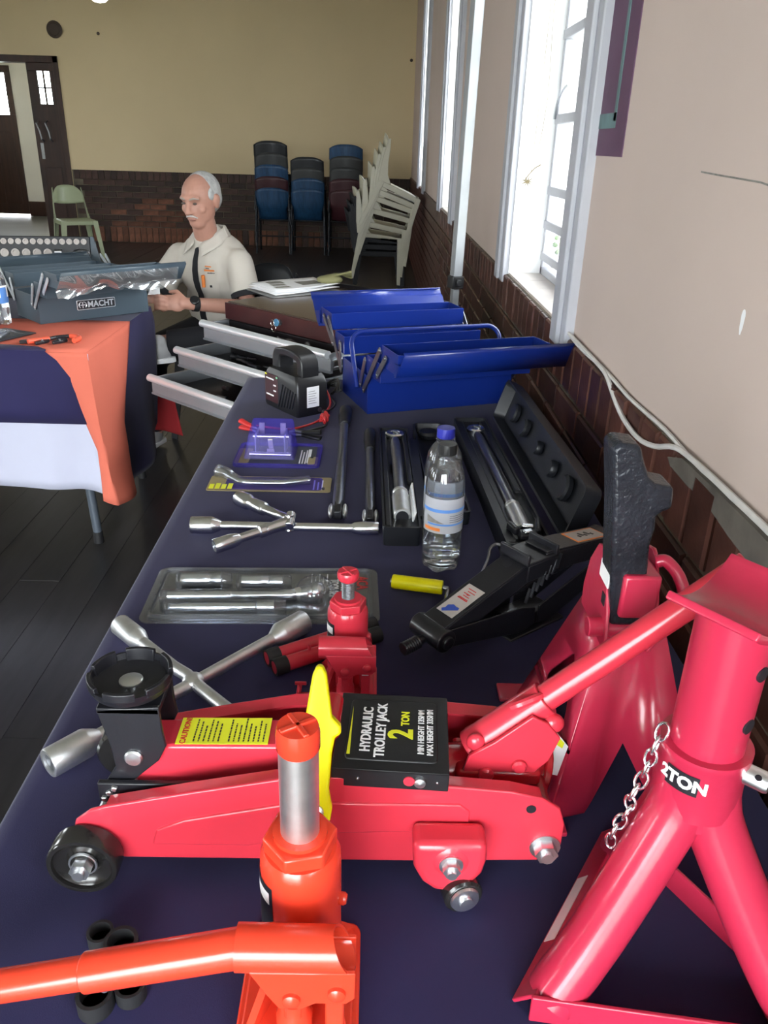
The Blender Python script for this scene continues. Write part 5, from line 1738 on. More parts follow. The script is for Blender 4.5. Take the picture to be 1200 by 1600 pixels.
# ---------------------------------------------------------------- blue cantilever toolbox
def cantilever_box(K_, L, mat, shade_links='dull_steel', handle=True, bz=0.0):
    def obox(nm, u0, u1, v0, v1, z0_, z1_, t_=.0022, par=None):
        m_ = MB()
        o_ = [(u0, v0), (u1, v0), (u1, v1), (u0, v1)]
        i_ = [(u0 + t_, v0 + t_), (u1 - t_, v0 + t_), (u1 - t_, v1 - t_), (u0 + t_, v1 - t_)]
        m_.rings([[(x, y, z0_) for x, y in o_], [(x, y, z1_) for x, y in o_], [(x, y, z1_) for x, y in i_], [(x, y, z0_ + t_) for x, y in i_]])
        return part(nm, m_, mat, par or K_, bevel=.0008, smooth=0)
    ba = obox('base', 0, L, 0, .212, 0, .097)
    obox('tray', 0.0, L, -.092, .010, .104, .150)
    obox('tray', 0.0, L, .199, .285, .105, .152)
    obox('tray', 0.0, L, -.203, -.095, .150, .198)
    obox('tray', 0.0, L, .318, .424, .146 + bz, .191 + bz)
    t_ = .002
    m_ = MB()
    fl = [(-.196, .145), (-.212, .150), (-.256, .208), (-.250, .213), (-.250, .209)]
    def sheet(poly, u0, u1, nm):
        mm = MB()
        k_ = len(poly)
        mm.rings([[(u0, y, z) for y, z in poly], [(u0, y, z + .0) for y, z in poly]], False, False)
        mm = MB()
        for (ya, za), (yb, zb) in zip(poly[:-1], poly[1:]):
            mm.add([(u0, ya, za), (u1, ya, za), (u1, yb, zb), (u0, yb, zb)], [(0, 1, 2, 3)])
        # cheeks at both ends
        return part(nm, mm, mat, K_, smooth=30, solid=.0022, weld=True)
    sheet([(-.194, .147), (-.206, .150), (-.252, .207), (-.246, .214)], -.004, L + .036, 'lid_flap')
    sheet([(.436, .134 + bz), (.448, .138 + bz), (.506, .196 + bz), (.516, .199 + bz), (.528, .214 + bz), (.522, .216 + bz)], -.004, L + .012, 'lid_flap')
    for u in (-.004, L + .004):
        part('flap_cheek', MB().add([(u, -.194, .150), (u, -.206, .150), (u, -.228, .180), (u, -.194, .178)], [(0, 1, 2, 3)]), mat, K_, smooth=0, solid=.002)
        part('flap_cheek', MB().add([(u, .425, .146 + bz), (u, .446, .138 + bz), (u, .480, .170 + bz), (u, .425, .180 + bz)], [(0, 1, 2, 3)]), mat, K_, smooth=0, solid=.002)
    links = [((.020, .058), (-.094, .184)), ((-.080, .122), (-.134, .174)), ((.045, .066), (.012, .136)), ((.215, .062), (.336, .176)), ((.292, .116), (.384, .172)), ((.215, .060), (.225, .130))]
    for u in (-.0045, L + .0045):
        for (a, b) in links:
            p, q = V((u, a[0], a[1])), V((u, b[0], b[1]))
            d_ = (q - p).normalized()
            n2 = V((0, -d_.z, d_.y))
            m_ = MB()
            r_ = .0080
            pts = [q + d_ * r_ * math.cos(t2) + n2 * r_ * math.sin(t2) for t2 in [PI / 2 - PI * k_ / 6 for k_ in range(7)]] + [p - d_ * r_ * math.cos(t2) - n2 * r_ * math.sin(t2) for t2 in [PI / 2 - PI * k_ / 6 for k_ in range(7)]]
            m_.rings([[v_ + V((-.001, 0, 0)) for v_ in pts], [v_ + V((.001, 0, 0)) for v_ in pts]])
            m_.ball(p + V((-.001 if u < 0 else .001, 0, 0)), (.002, .004, .004), 8, 6)
            m_.ball(q + V((-.001 if u < 0 else .001, 0, 0)), (.002, .004, .004), 8, 6)
            part('link', m_, shade_links, K_, smooth=40)
    r_ = .035
    u0, u1 = -.010, L + .010
    pv, tp = V((0, .055, .055)), V((0, .118, .182))
    dd = (tp - pv).normalized()
    pts = [V((u0, pv.y, pv.z))]
    for k_ in range(7):
        a_ = PI - PI / 2 * k_ / 6
        pts.append(tp - dd * r_ + V((u0 + r_ + r_ * math.cos(a_), 0, 0)) + dd * r_ * math.sin(a_))
    for k_ in range(7):
        a_ = PI / 2 - PI / 2 * k_ / 6
        pts.append(tp - dd * r_ + V((u1 - r_ + r_ * math.cos(a_), 0, 0)) + dd * r_ * math.sin(a_))
    pts.append(V((u1, pv.y, pv.z)))
    if handle:
        part('carry_handle', MB().tube(pts, .0062, 12), mat, K_, smooth=60)
    return ba


K = thing('cantilever_toolbox', 'bright blue metal toolbox with its stacked trays spread open', 'toolbox', (-.012, 1.924, TZ), math.radians(19.3))
cantilever_box(K, .402, 'blue')
# ================================================================ drawer chest beyond the table
C_RZ = math.radians(-42)
K = thing('drawer_chest', 'dark tool chest with three silver-fronted drawers pulled out in steps', 'tool chest', (-.56, 3.03, 0), C_RZ)
CW, CD = .66, .58
part('carcass', MB().bx(.004, CW - .004, .004, CD, .50, .755), 'chest_black', K, bevel=.003)
part('front_rail', MB().bx(0, CW, 0, .012, .758, .818), 'chest_front', K, bevel=.002)
part('side_rail', MB().bx(0, .012, .012, CD, .758, .818).bx(CW - .012, CW, .012, CD, .758, .818).bx(.012, CW - .012, CD - .012, CD, .758, .818), 'chest_black', K, bevel=.002)
part('top_board', MB().bx(.008, CW - .008, .008, CD - .008, .80, .822), 'chest_top', K, bevel=.004)
part('top_rim', MB().bx(-.004, CW + .004, CD - .010, CD + .004, .815, .838), 'chest_black', K, bevel=.003)
for x in (.05, CW - .05):
    for y in (.05, CD - .05):
        part('leg', MB().bx(x - .02, x + .02, y - .02, y + .02, 0, .50), 'chest_black', K, bevel=.002)
part('lock', MB().lathe([(0, 0), (.010, 0), (.010, .006), (0, .006)], (.31, 0, .79), (0, -1, 0), 18), 'dull_steel', K)
for i, (z, e) in enumerate(((.760, .095), (.680, .215), (.600, .335))):
    m = MB()
    x0, x1 = -.002, CW + .002
    pr = [(-e, z - .003), (-e - .008, z - .004), (-e - .010, z - .010), (-e - .009, z - .018), (-e - .006, z - .022), (-e - .006, z - .058), (-e - .012, z - .062), (-e - .010, z - .067), (-e + .004, z - .067), (-e + .004, z - .003)]
    m.rings([[(x0, a, b) for a, b in pr], [(x1, a, b) for a, b in pr]])
    dr = part('drawer', m, 'alu_face', K, smooth=35)
    m = MB()
    pr = [(-e - .006 + .0150 * math.cos(t_), z - .005 + .0135 * math.sin(t_)) for t_ in [2 * PI * k_ / 16 for k_ in range(16)]]
    pr = [(a - .008, b) for a, b in pr]
    m.rings([[(x0 + .004, a, b) for a, b in pr], [(x1 - .004, a, b) for a, b in pr]])
    part('handle_rail', m, 'alu', dr, smooth=50)
    part('drawer_side', MB().bx(.004, .016, -e, .25, z - .060, z - .004).bx(CW - .016, CW - .004, -e, .25, z - .060, z - .004), 'alu_face', dr, bevel=.001)
    part('drawer_floor', MB().bx(.016, CW - .016, -e, .25, z - .060, z - .050), 'chest_black', dr, smooth=0)
    part('slide', MB().bx(CW - .004, CW + .006, -e + .004, .2, z - .046, z - .028), 'gun_steel', dr, bevel=.001)
    part('slide_lip', MB().bx(CW - .004, CW + .008, -e + .004, .2, z - .050, z - .046).bx(CW - .004, CW + .008, -e + .004, .2, z - .028, z - .024), 'zinc', dr, smooth=0)
    random.seed(40 + i)
    m = MB()
    for q_ in range(16):
        x, y = random.uniform(.06, CW - .08), random.uniform(-e + .025, -.015)
        L_ = random.uniform(.03, .09)
        a_ = random.uniform(-.4, .4)
        m.tube([(x, y, z - .042), (x + L_ * math.cos(a_), y + L_ * math.sin(a_) * .5, z - .040)], random.uniform(.004, .009), 8)
    tl = part('drawer_tools', m, 'gun_steel' if i else 'black_plastic', dr, smooth=50)
    tl['kind'] = 'stuff'
dr0 = K.children[7]
m = MB()
m.grid(lambda u, v: (.36 + .20 * u, -.075 + .055 * v + .012 * math.sin(5 * u), .738 + .018 * math.sin(PI * v) * (.5 + .5 * math.sin(9 * u + 2)) + .008 * math.sin(14 * u + 7 * v)), 18, 8)
tag(part('plastic_bag', m, 'wrap', None, smooth=60), 'crumpled clear plastic bag lying in the top drawer of the chest', 'bag').matrix_world = M.Translation((-.56, 3.03, 0)) @ M.Rotation(C_RZ, 4, 'Z')
m = MB()
m.tube(smooth_path([V((.20, -.05, .738)), V((.25, -.07, .740)), V((.30, -.05, .738)), V((.34, -.065, .742)), V((.37, -.03, .738))], 4), .004, 8)
m.tube(smooth_path([V((.31, -.03, .722)), V((.33, -.06, .735)), V((.36, -.05, .73))], 4), .004, 8)
o = part('red_wire', m, 'wire_red', None, smooth=60)
o.matrix_world = M.Translation((-.56, 3.03, 0)) @ M.Rotation(C_RZ, 4, 'Z')
tag(o, 'loose red wire in the top drawer under the hanging keys', 'wire')
t = thing('key_ring', 'blue-headed key and ring hanging from the chest lock', 'keys', (0, 0, 0))
t.matrix_world = M.Translation((-.56, 3.03, 0)) @ M.Rotation(C_RZ, 4, 'Z') @ M.Translation((.31, -.012, .79))
part('key_head', MB().prism(hexpoly(.013, 14), -.002, .002, M.Translation((.006, -.012, .004)) @ M.Rotation(PI / 2, 4, 'X')), pm('key_blue', (.05, .17, .30), .4), t, bevel=.001)
part('key_shank', MB().bx(-.002, .002, -.012, .006, -.003, .003), 'dull_steel', t)
part('ring', MB().tube([(-.008 + .011 * math.cos(a), -.012, -.018 + .013 * math.sin(a)) for a in [2 * PI * k / 16 for k in range(16)]], .0014, 6, close=True), 'chrome', t, smooth=60)
part('ring', MB().tube([(-.012 + .009 * math.cos(a), -.014, .000 + .010 * math.sin(a)) for a in [2 * PI * k / 16 for k in range(16)]], .0014, 6, close=True), 'chrome', t, smooth=60)
# papers and a cloth on the chest
def sheet_at(name, lab, cat, c, w_, d_, rz, z, mat, group=None, curl=.006):
    m = MB()
    m.grid(lambda u, v: ((u - .5) * w_, (v - .5) * d_, curl * ((u - .5) * 2) ** 2 * (v) + .002 * math.sin(5 * v + 3 * u)), 8, 8)
    o = part(name, m, mat, None, smooth=60, solid=.0012)
    o.location = (c[0], c[1], z)
    o.rotation_euler = (0, 0, rz)
    return tag(o, lab, cat, group)
cb = part('clipboard', MB().prism(rrect(.225, .32, .012), 0, .004), 'card_grey', bevel=.001)
cb.location = (-.325, 3.29, .8226)
cb.rotation_euler = (0, 0, -.95)
tag(cb, 'grey backing board under the loose papers on the chest', 'board')
for q_ in range(4):
    lab = ('lowest loose white sheet on the chest, on the backing board', 'second white sheet up in the loose papers on the chest', 'third white sheet up in the loose papers on the chest', 'topmost printed sheet with grey picture boxes on the chest')[q_]
    sh = sheet_at('paper_sheet', lab, 'paper', (-.330 + .008 * (q_ % 2), 3.305 + .006 * q_), .21, .297, -.95 + (.05, -.12, .10, .0)[q_], .8305 + .0045 * q_, 'paper', 'loose papers on the chest')
m = MB()
zt = .8305 + .0045 * 3
def pbox(x0, x1, y0, y1):
    m.grid(lambda u, v: (x0 + (x1 - x0) * u, y0 + (y1 - y0) * v, .0012 + .006 * (2 * (x0 + (x1 - x0) * u) / .21) ** 2 * ((y0 + (y1 - y0) * v) / .297 + .5) + .002 * math.sin(5 * ((y0 + (y1 - y0) * v) / .297 + .5) + 3 * ((x0 + (x1 - x0) * u) / .21 + .5))), 4, 4)
pbox(-.075, -.03, -.10, -.03)
pbox(-.02, .015, -.11, -.045)
pbox(.03, .06, -.12, -.05)
pbox(-.05, .03, .02, .12)
part('printed_picture', m, 'print_grey', sh, smooth=0)['kind'] = 'stuff'
m = MB()
m.ball((0, 0, .012), (.055, .040, .022), 14, 8)
m.grid(lambda u, v: (.02 + .07 * u, -.035 + .05 * v, .030 + .02 * u * math.sin(3 * v + 1) + .006 * math.sin(9 * v)), 8, 8)
for i, v_ in enumerate(m.v):
    m.v[i] = (v_[0], v_[1], max(v_[2] + .004 * math.sin(60 * v_[0]) * math.cos(45 * v_[1]), .0))
o = part('folded_cloth', m, 'khaki', smooth=60)
o.location = (-.185, 3.375, .846)
tag(o, 'crumpled khaki cloth at the back of the papers on the chest', 'cloth')
o = part('orange_tag', MB().prism(rrect(.035, .018, .004), 0, .012), 'ink_orange', bevel=.002)
o.location = (-.055, 2.93, .8222)
tag(o, 'small orange tag just showing behind the blue toolbox lid', 'tag')

# canopy pole
K = thing('canopy_pole', 'white square canopy pole with a black clamp, standing before the windows', 'pole', (.282, 3.0, 0), rot=(0, .018, .35))
part('upper_tube', MB().bx(-.0175, .0175, -.0175, .0175, .93, 2.9), 'pole', K, bevel=.002)
part('lower_tube', MB().bx(-.0125, .0125, -.0125, .0125, .012, 2.0), 'pole', K, bevel=.002)
part('clamp', MB().bx(-.023, .023, -.023, .023, .895, .940).bx(-.01, .01, -.034, -.02, .905, .93), 'black_plastic', K, bevel=.003)
part('foot_plate', MB().bx(-.04, .04, -.04, .04, 0, .012), 'dark_tube', K, bevel=.002)

# ================================================================ second table on the left
T2 = thing('trestle_table', 'trestle table under black, orange and white cloths at the left', 'table', (0, 0, 0))
Q = .745
part('tabletop', MB().bx(-2.7, -.925, 2.52, 3.40, Q - .035, Q - .008), 'wood_top', T2)
for (a, b) in (((-1.03, 2.64, Q - .03), (-1.003, 2.64, .03)), ((-1.02, 3.27, Q - .03), (-1.012, 3.27, .03)), ((-2.5, 2.62, Q - .03), (-2.5, 2.62, .03)), ((-2.5, 3.3, Q - .03), (-2.5, 3.3, .03))):
    lg = part('leg', MB().tube([a, b], .016, 16), 'grey_tube', T2)
    part('foot_cap', MB().tube([(b[0], b[1], .045), (b[0], b[1], 0)], [.0175, .0185], 16), 'rubber', lg)


def hang(name, fn, nu, nv, mat, lab, solid=.0015):
    return tag(part(name, MB().grid(fn, nu, nv), mat, None, smooth=70, solid=solid), lab, 'tablecloth')


# black cloth over the whole table, hanging at the right
m = MB()
prof = [(0, 0), (.5, 0), (.97, 0), (1.0, -.004), (1.006, -.012)]
def blackb(u, v):
    y = 2.512 + .90 * u
    if v >= .3:
        y = 2.512 + .80 * u
    if v < .3:
        t_ = v / .3
        return (-2.7 + 1.772 * t_, y, Q - .0015)
    t_ = (v - .3) / .7
    z = Q - .003 - t_ * (.46 + .10 * math.sin(PI * u))
    x = -.915 + .010 * min(1, t_ * 8) + .04 * t_ * (.5 + .5 * math.sin(11 * u + .5)) * t_
    return (x, y - .16 * t_ * t_ * max(0, u - .3), z)
hang('tablecloth', blackb, 40, 40, 'black_cloth', 'black cloth hanging from the right end of the left table')
def whitef(u, v):
    x = -2.7 + (1.795) * u
    z = Q - .004 - v * (.455 + .022 * u ** 8)
    f = max(0, (u - .86) / .14)
    return (x, 2.502 - .008 * v - .02 * v * math.sin(f * 7) * f - .004 * v * math.sin(30 * u), z)
hang('tablecloth', whitef, 90, 14, 'white_cloth', 'white cloth hanging lowest along the front of the left table')
def ofun(u, v):
    return (-1.75 + .843 * u, 2.496 + (.489) * v + 0 * u, Q + .0012)
def lerp_list(L_, t_):
    n_ = len(L_) - 1
    i = min(int(t_ * n_), n_ - 1)
    return V(L_[i]).lerp(V(L_[i + 1]), t_ * n_ - i)
LL = [(-1.10, 2.4955, Q + .001), (-1.02, 2.4955, .70), (-.975, 2.4945, .62), (-.94, 2.493, .52), (-.908, 2.486, .42), (-.905, 2.478, .33), (-.905, 2.470, .245)]
RRG = [(-.908, 2.4975, Q + .001), (-.902, 2.493, .68), (-.897, 2.488, .60), (-.890, 2.482, .51), (-.880, 2.476, .41), (-.868, 2.468, .32), (-.855, 2.462, .232)]
QQ = [(-.908, 2.985, Q + .001), (-.900, 2.90, .65), (-.893, 2.81, .55), (-.884, 2.72, .445), (-.874, 2.70, .36), (-.862, 2.67, .28), (-.845, 2.645, .205)]
def odrape(u, v):
    if u < .4:
        t_ = u / .4
        p = lerp_list(LL, v).lerp(lerp_list(RRG, v), t_)
        p.y -= .004 * math.sin(PI * t_)
    else:
        t_ = (u - .4) / .6
        p = lerp_list(RRG, v).lerp(lerp_list(QQ, v), t_)
        p.x += .030 * v * math.sin(PI * t_) * (1 if v < .7 else .6)
    return p
m = MB().grid(ofun, 8, 8).grid(odrape, 30, 24)
tag(part('tablecloth', m, 'orange_cloth', None, smooth=70, solid=.0015), 'orange cloth laid over the corner of the left table and falling in a point', 'tablecloth')
m = MB()
tp = [(-2.7, 2.498), (-1.035, 2.498), (-1.040, 2.514), (-1.078, 2.550), (-1.144, 2.563), (-1.25, 2.573), (-2.7, 2.60)]
m.add([(x, y, Q + .004) for x, y in tp], [tuple(range(7))])
fr2 = [(-1.035, .749), (-1.002, .721), (-.985, .694), (-.958, .655), (-.934, .622), (-.918, .585), (-.911, .558), (-.903, .51)]
for (xa, za), (xb, zb) in zip(fr2[:-1], fr2[1:]):
    m.add([(-2.7, 2.490, za), (xa, 2.490, za), (xb, 2.490, zb), (-2.7, 2.490, zb)], [(0, 1, 2, 3)])
m.add([(-2.7, 2.498, Q + .004), (-1.035, 2.498, Q + .004), (-1.035, 2.490, .749 - .0), (-2.7, 2.490, .749)], [(0, 1, 2, 3)])
tag(part('tablecloth', m, 'black_cloth', None, smooth=70, solid=.0015, weld=True), 'black cloth with a curved edge across the front of the left table', 'tablecloth')
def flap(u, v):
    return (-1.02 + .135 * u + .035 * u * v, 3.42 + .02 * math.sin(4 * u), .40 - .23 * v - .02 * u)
MAT['shaded_orange_cloth'] = pm('shaded_orange_cloth', (.34, .025, .03), .8, spec=.2, noise=(3, .1), bump=(700, .1))  # reverse of the orange cloth; its shade is mixed into this dark red
hang('tablecloth', flap, 12, 8, 'shaded_orange_cloth', 'orange cloth end, coloured dark red for its shade, hanging at the back corner of the left table')

K = thing('cantilever_toolbox', 'dark grey toolbox with a MACHT badge and cling wrap over its lid', 'toolbox', (-1.199, 2.889, Q + .0025), math.radians(42.8))
ba = cantilever_box(K, .425, 'slate', 'zinc', False, -.045)
bd = part('badge', MB().prism(rrect(.150, .036, .004), 0, .0012, M.Translation((.215, -.0002, .052)) @ M.Rotation(PI / 2, 4, 'X')), 'zinc', ba, bevel=.0004, label='black badge with silver letters')
part('badge_field', MB().prism(rrect(.145, .031, .003), .0012, .0016, M.Translation((.215, -.0002, .052)) @ M.Rotation(PI / 2, 4, 'X')), 'label_black', ba, smooth=0)
text('MACHT', .030, 'zinc', ba, (.232, -.0022, .0515), (1, 0, 0), (0, 0, 1), bold=.0008, sx=.98)
m = MB()
for k_ in range(2):
    c_, sg = V((.158 + .008 * k_, -.0024, .052)), 1 if k_ else -1
    m.tube([c_ + V((.010 * math.cos(a), 0, .011 * math.sin(a))) for a in [PI * .5 + sg * -PI * .8 * q_ / 8 + (0 if k_ else 0) for q_ in range(9)]], .0016, 6)
m.bx(.153, .172, -.003, -.002, .0505, .0535).bx(.1605, .1640, -.003, -.002, .041, .063)
part('badge_emblem', m, 'zinc', ba, smooth=40)
m = MB()
m.grid(lambda u, v: (-.01 + .45 * u + .010 * math.sin(17 * u), -.204 - .046 * v - .010 * math.sin(PI * v) + .003 * math.sin(35 * u + 6 * v), .146 + .052 * v + .008 * math.sin(23 * u) * (1 - v) - .012 * (1 - v) * abs(math.sin(8 * u))), 60, 10)
m.grid(lambda u, v: (-.01 + .45 * u, -.205 + .004 * math.sin(31 * u + 3 * v) - .010 * v, .150 - .030 * v * (.6 + .4 * math.sin(9 * u + 1)) + .002 * math.sin(50 * u)), 70, 6)
tag(part('cling_wrap', m, 'wrap', None, smooth=70), 'crumpled cling wrap hanging over the front lid of the dark grey toolbox', 'wrap').matrix_world = M.Translation((-1.199, 2.889, Q + .0025)) @ M.Rotation(math.radians(42.8), 4, 'Z')

T3 = thing('side_table', 'dark side table behind the grey toolbox carrying the socket set case', 'table', (0, 0, 0))
part('tabletop', MB().bx(-2.7, -1.14, 3.43, 4.0, Q - .03, Q), 'black_plastic', T3, bevel=.002)
for x_ in (-2.6, -1.2):
    for y_ in (3.5, 3.93):
        part('leg', MB().bx(x_ - .02, x_ + .02, y_ - .02, y_ + .02, 0, Q - .03), 'black_plastic', T3, bevel=.002)
# socket set panel at the back left
K = thing('socket_set_case', 'dark open socket set case with rows of round silver sockets', 'tool case', (-1.50, 3.63, Q + .002), .05, rot=(math.radians(0), 0, math.radians(9)))
m = MB().bx(-.28, .27, -.06, .03, 0, .03)
part('tray', m, 'case_plastic', K, bevel=.004)
pan = part('lid', MB().bx(-.27, .24, -.006, .012, .0, .19), 'case_plastic', K, bevel=.004)
pan.location = (0, .02, .03)
pan.rotation_euler = (math.radians(-14), 0, 0)
part('lid_edge', MB().prism([(.24, 0), (.30, 0), (.255, .19), (.24, .19)], -.018, .004, M.Rotation(PI / 2, 4, 'X')), 'slate', pan, bevel=.002)
for q_ in range(15):
    m = MB().lathe([(0, 0), (.0125, 0), (.0125, .008), (.0075, .008), (.0075, .003), (0, .003)], (.215 - .0305 * q_, -.006, .166), (0, -1, 0), 16)
    part('socket', m, 'label_grey', pan, smooth=35)
for q_ in range(9):
    m = MB().lathe([(0, 0), (.0175, 0), (.0175, .010), (.011, .010), (.011, .003), (0, .003)], (.06 - .045 * q_, -.006, .118), (0, -1, 0), 16)
    part('socket', m, 'label_grey', pan, smooth=35)
part('ratchet', MB().tube([(.20 + .035 * math.cos(a), -.010, .118 + .016 * math.sin(a)) for a in [2 * PI * q_ / 16 for q_ in range(16)]], .003, 6, close=True).cyl((.09, -.01, .122), (.12, -.01, .122), .012), 'dull_steel', pan, smooth=60)

# drink bottle, packs and pliers on the left table
KB = water_bottle('drink_bottle', 'clear drink bottle with a blue-and-white label at the left edge', -1.325, 2.868, 'cap_blue', False)
KB.location.z = Q + .0035
del KB['group']
lb_ = part('label', patch(.0317, -3.1, .35, .078, .138, n=28), 'label_white', KB, smooth=60)
part('label_band', patch(.0319, -3.1, .35, .078, .098, n=28), 'label_blue', lb_, smooth=60, label='blue band')
part('label_print', patch(.0320, -1.9, -1.1, .108, .118, n=8), 'ink_red', lb_, smooth=60)
part('label_print', patch(.0320, -.9, -.1, .088, .132, n=8), 'label_blue', lb_, smooth=60)
K = thing('blister_pack', 'black-carded blister pack lying at the left edge of the left table', 'packaging', (-1.262, 2.672, Q + .0068), -.45)
part('backing_card', MB().prism(rrect(.15, .20, .006), 0, .0015), 'label_black', K, smooth=0)
m = MB()
m.grid(lambda u, v: (-.055 + .11 * u, -.075 + .14 * v, .002 + .016 * (math.sin(PI * u) * math.sin(PI * v)) ** .5 + .004 * math.sin(17 * u + 11 * v) * math.sin(PI * u) * math.sin(PI * v)), 14, 14)
part('bubble', m, 'clear_plastic', K, smooth=60)
for q_ in range(3):
    part('steel_piece', MB().box((-.03 + .03 * q_, 0, .006), (.018, .10 - .02 * q_, .008), .2 * q_), 'zinc', K, bevel=.002)
MAT['plier_orange'] = pm('plier_orange', (.72, .10, .05), .4, noise=(20, .05))
K = thing('crimping_pliers', 'orange-handled crimping pliers lying on the orange cloth', 'pliers', (-1.043, 2.655, Q + .0115), .35)
part('handle', MB().tube(smooth_path([V((-.035, -.012, 0)), V((-.06, -.022, 0)), V((-.10, -.040, 0))], 3), .0085, 10), 'plier_orange', K, smooth=60)
part('handle', MB().tube(smooth_path([V((.03, .012, 0)), V((.055, -.005, 0)), V((.056, -.035, 0)), V((.040, -.060, 0))], 4), .0085, 10), 'plier_orange', K, smooth=60)
part('jaw', MB().tube(smooth_path([V((-.035, -.012, 0)), V((-.01, .0, .001)), V((.03, .012, 0))], 3), .0065, 8).box((0, .004, 0), (.03, .022, .010), .3), 'black_paint', K, bevel=.001)
for q_, (x, y, a, lab) in enumerate(((-1.128, 2.603, .5, 'black crimp die, leftmost of three on the orange cloth'), (-1.083, 2.60, 1.0, 'black crimp die, middle of three below the pliers'), (-1.030, 2.612, .9, 'black crimp die, nearest the table corner'))):
    K = thing('crimp_die', lab, 'die', (x, y, Q + .0035), a, 'crimp dies')
    part('body', MB().prism([(-.03, -.008), (-.005, -.012), (.02, -.008), (.03, .002), (.022, .010), (-.004, .012), (-.026, .007)], 0, .010), 'black_paint', K, bevel=.002)
    part('pin', MB().cyl((0, 0, .008), (0, 0, .013), .004), 'dull_steel', K)


# ================================================================ chairs
def monobloc(name, lab, mat, group=None):
    K_ = thing(name, lab, 'chair', group=group)
    m_ = MB()
    m_.grid(lambda u, v: ((u - .5) * (.40 + .01 * v), -.20 + .415 * v, .43 - .018 * math.sin(PI * u) * math.sin(PI * v) - (.02 * max(0, v - .85) / .15)), 10, 10)
    part('seat', m_, mat, K_, smooth=60, solid=.008)
    m_ = MB().bx(-.205, .205, .212, .217, .385, .428).bx(-.207, -.202, -.2, .215, .385, .430).bx(.202, .207, -.2, .215, .385, .430)
    part('apron', m_, mat, K_, bevel=.003)
    for sx_ in (-1, 1):
        for (y0_, y1_) in ((.221, .262), (-.205, -.228)):
            m_ = MB()
            a_, b_ = V((sx_ * .212, y0_, .43)), V((sx_ * .248, y1_, 0))
            ix, iy = -sx_, (-1 if y0_ > 0 else 1)
            for (wa, wb) in ((.062, .040),):
                ell_ = lambda c_, w2: [c_, c_ + V((ix * w2, 0, 0)), c_ + V((ix * w2, iy * .005, 0)), c_ + V((ix * .005, iy * .005, 0)), c_ + V((ix * .005, iy * w2 * .8, 0)), c_ + V((0, iy * w2 * .8, 0))]
                m_.rings([ell_(a_, wa), ell_(b_, wb)])
            part('leg', m_, mat, K_, bevel=.001)
        m_ = MB()
        wing = [(-.215, .42), (-.09, .435), (-.15, .50), (-.19, .60), (-.215, .70), (-.25, .79), (-.272, .775), (-.258, .66), (-.238, .52)]
        pw = [(-.004, 1), (.010, 1)]
        n_w = len(wing)
        def wx(z, k_):
            return sx_ * (.206 - .095 * (z - .42) - .006 * k_)
        m_.v = [(wx(z, k_), y, z) for k_ in (0, 1) for y, z in wing]
        m_.f = [tuple(range(n_w)), tuple(reversed(range(n_w, 2 * n_w)))] + [(q_, (q_ + 1) % n_w, n_w + (q_ + 1) % n_w, n_w + q_) for q_ in range(n_w)]
        part('back_post', m_, mat, K_, bevel=.003)
    def bk(u, v):
        a = (u - .5) * 2
        top = .81 - .09 * abs(a) ** 3.5
        bot = .615 - .02 * (1 - a * a)
        z = bot + (top - bot) * v
        return (a * (.186 - .016 * v), -.205 - .045 * (z - .62) / .2 - .070 * (1 - a * a), z)
    part('backrest', MB().grid(bk, 16, 6), mat, K_, smooth=60, solid=.008)
    return K_


g = monobloc('plastic_chair', 'pale green plastic chair standing alone before the far door', 'sage')
g.location = (-3.68, 10.35, 0)
g.rotation_euler = (0, 0, math.radians(-148))
cr = [(-.285, .790, 0, 'black_chair', 'lowest black plastic chair in the leaning stack by the windows'), (-.262, .868, 1, 'black_chair', 'second black plastic chair up in the leaning stack'), (-.235, .935, 2, 'black_chair', 'uppermost black plastic chair in the leaning stack'),
      (-.205, .985, 7, 'cream', 'lowest cream plastic chair in the leaning stack, resting on black ones'), (-.140, 1.085, 10, 'cream', 'second cream plastic chair up in the leaning stack'), (-.060, 1.205, 13, 'cream', 'third cream plastic chair up in the leaning stack'),
      (-.005, 1.315, 17, 'cream', 'fourth cream plastic chair up in the leaning stack'), (.040, 1.375, 20, 'cream', 'cream plastic chair second from the top of the leaning stack'), (.090, 1.445, 23, 'cream', 'topmost cream plastic chair of the leaning stack')]
protos = {}
for i, (tx_, tz_, deg, mat, lab) in enumerate(cr):
    if mat not in protos:
        k_ = protos[mat] = monobloc('plastic_chair', lab, mat)
    else:
        k_ = dup(protos[mat])
        k_['label'] = lab
    k_['group'] = 'plastic chairs leaning in a stack'
    e = Euler((math.radians(-deg), 0, math.radians(-90)))
    tip = e.to_matrix() @ V((0, -.29, .80))
    if i == 0:
        tip = V((tip.x, tip.y, tz_))
    k_.rotation_euler = e
    k_.location = V((tx_, 8.2, tz_)) - tip


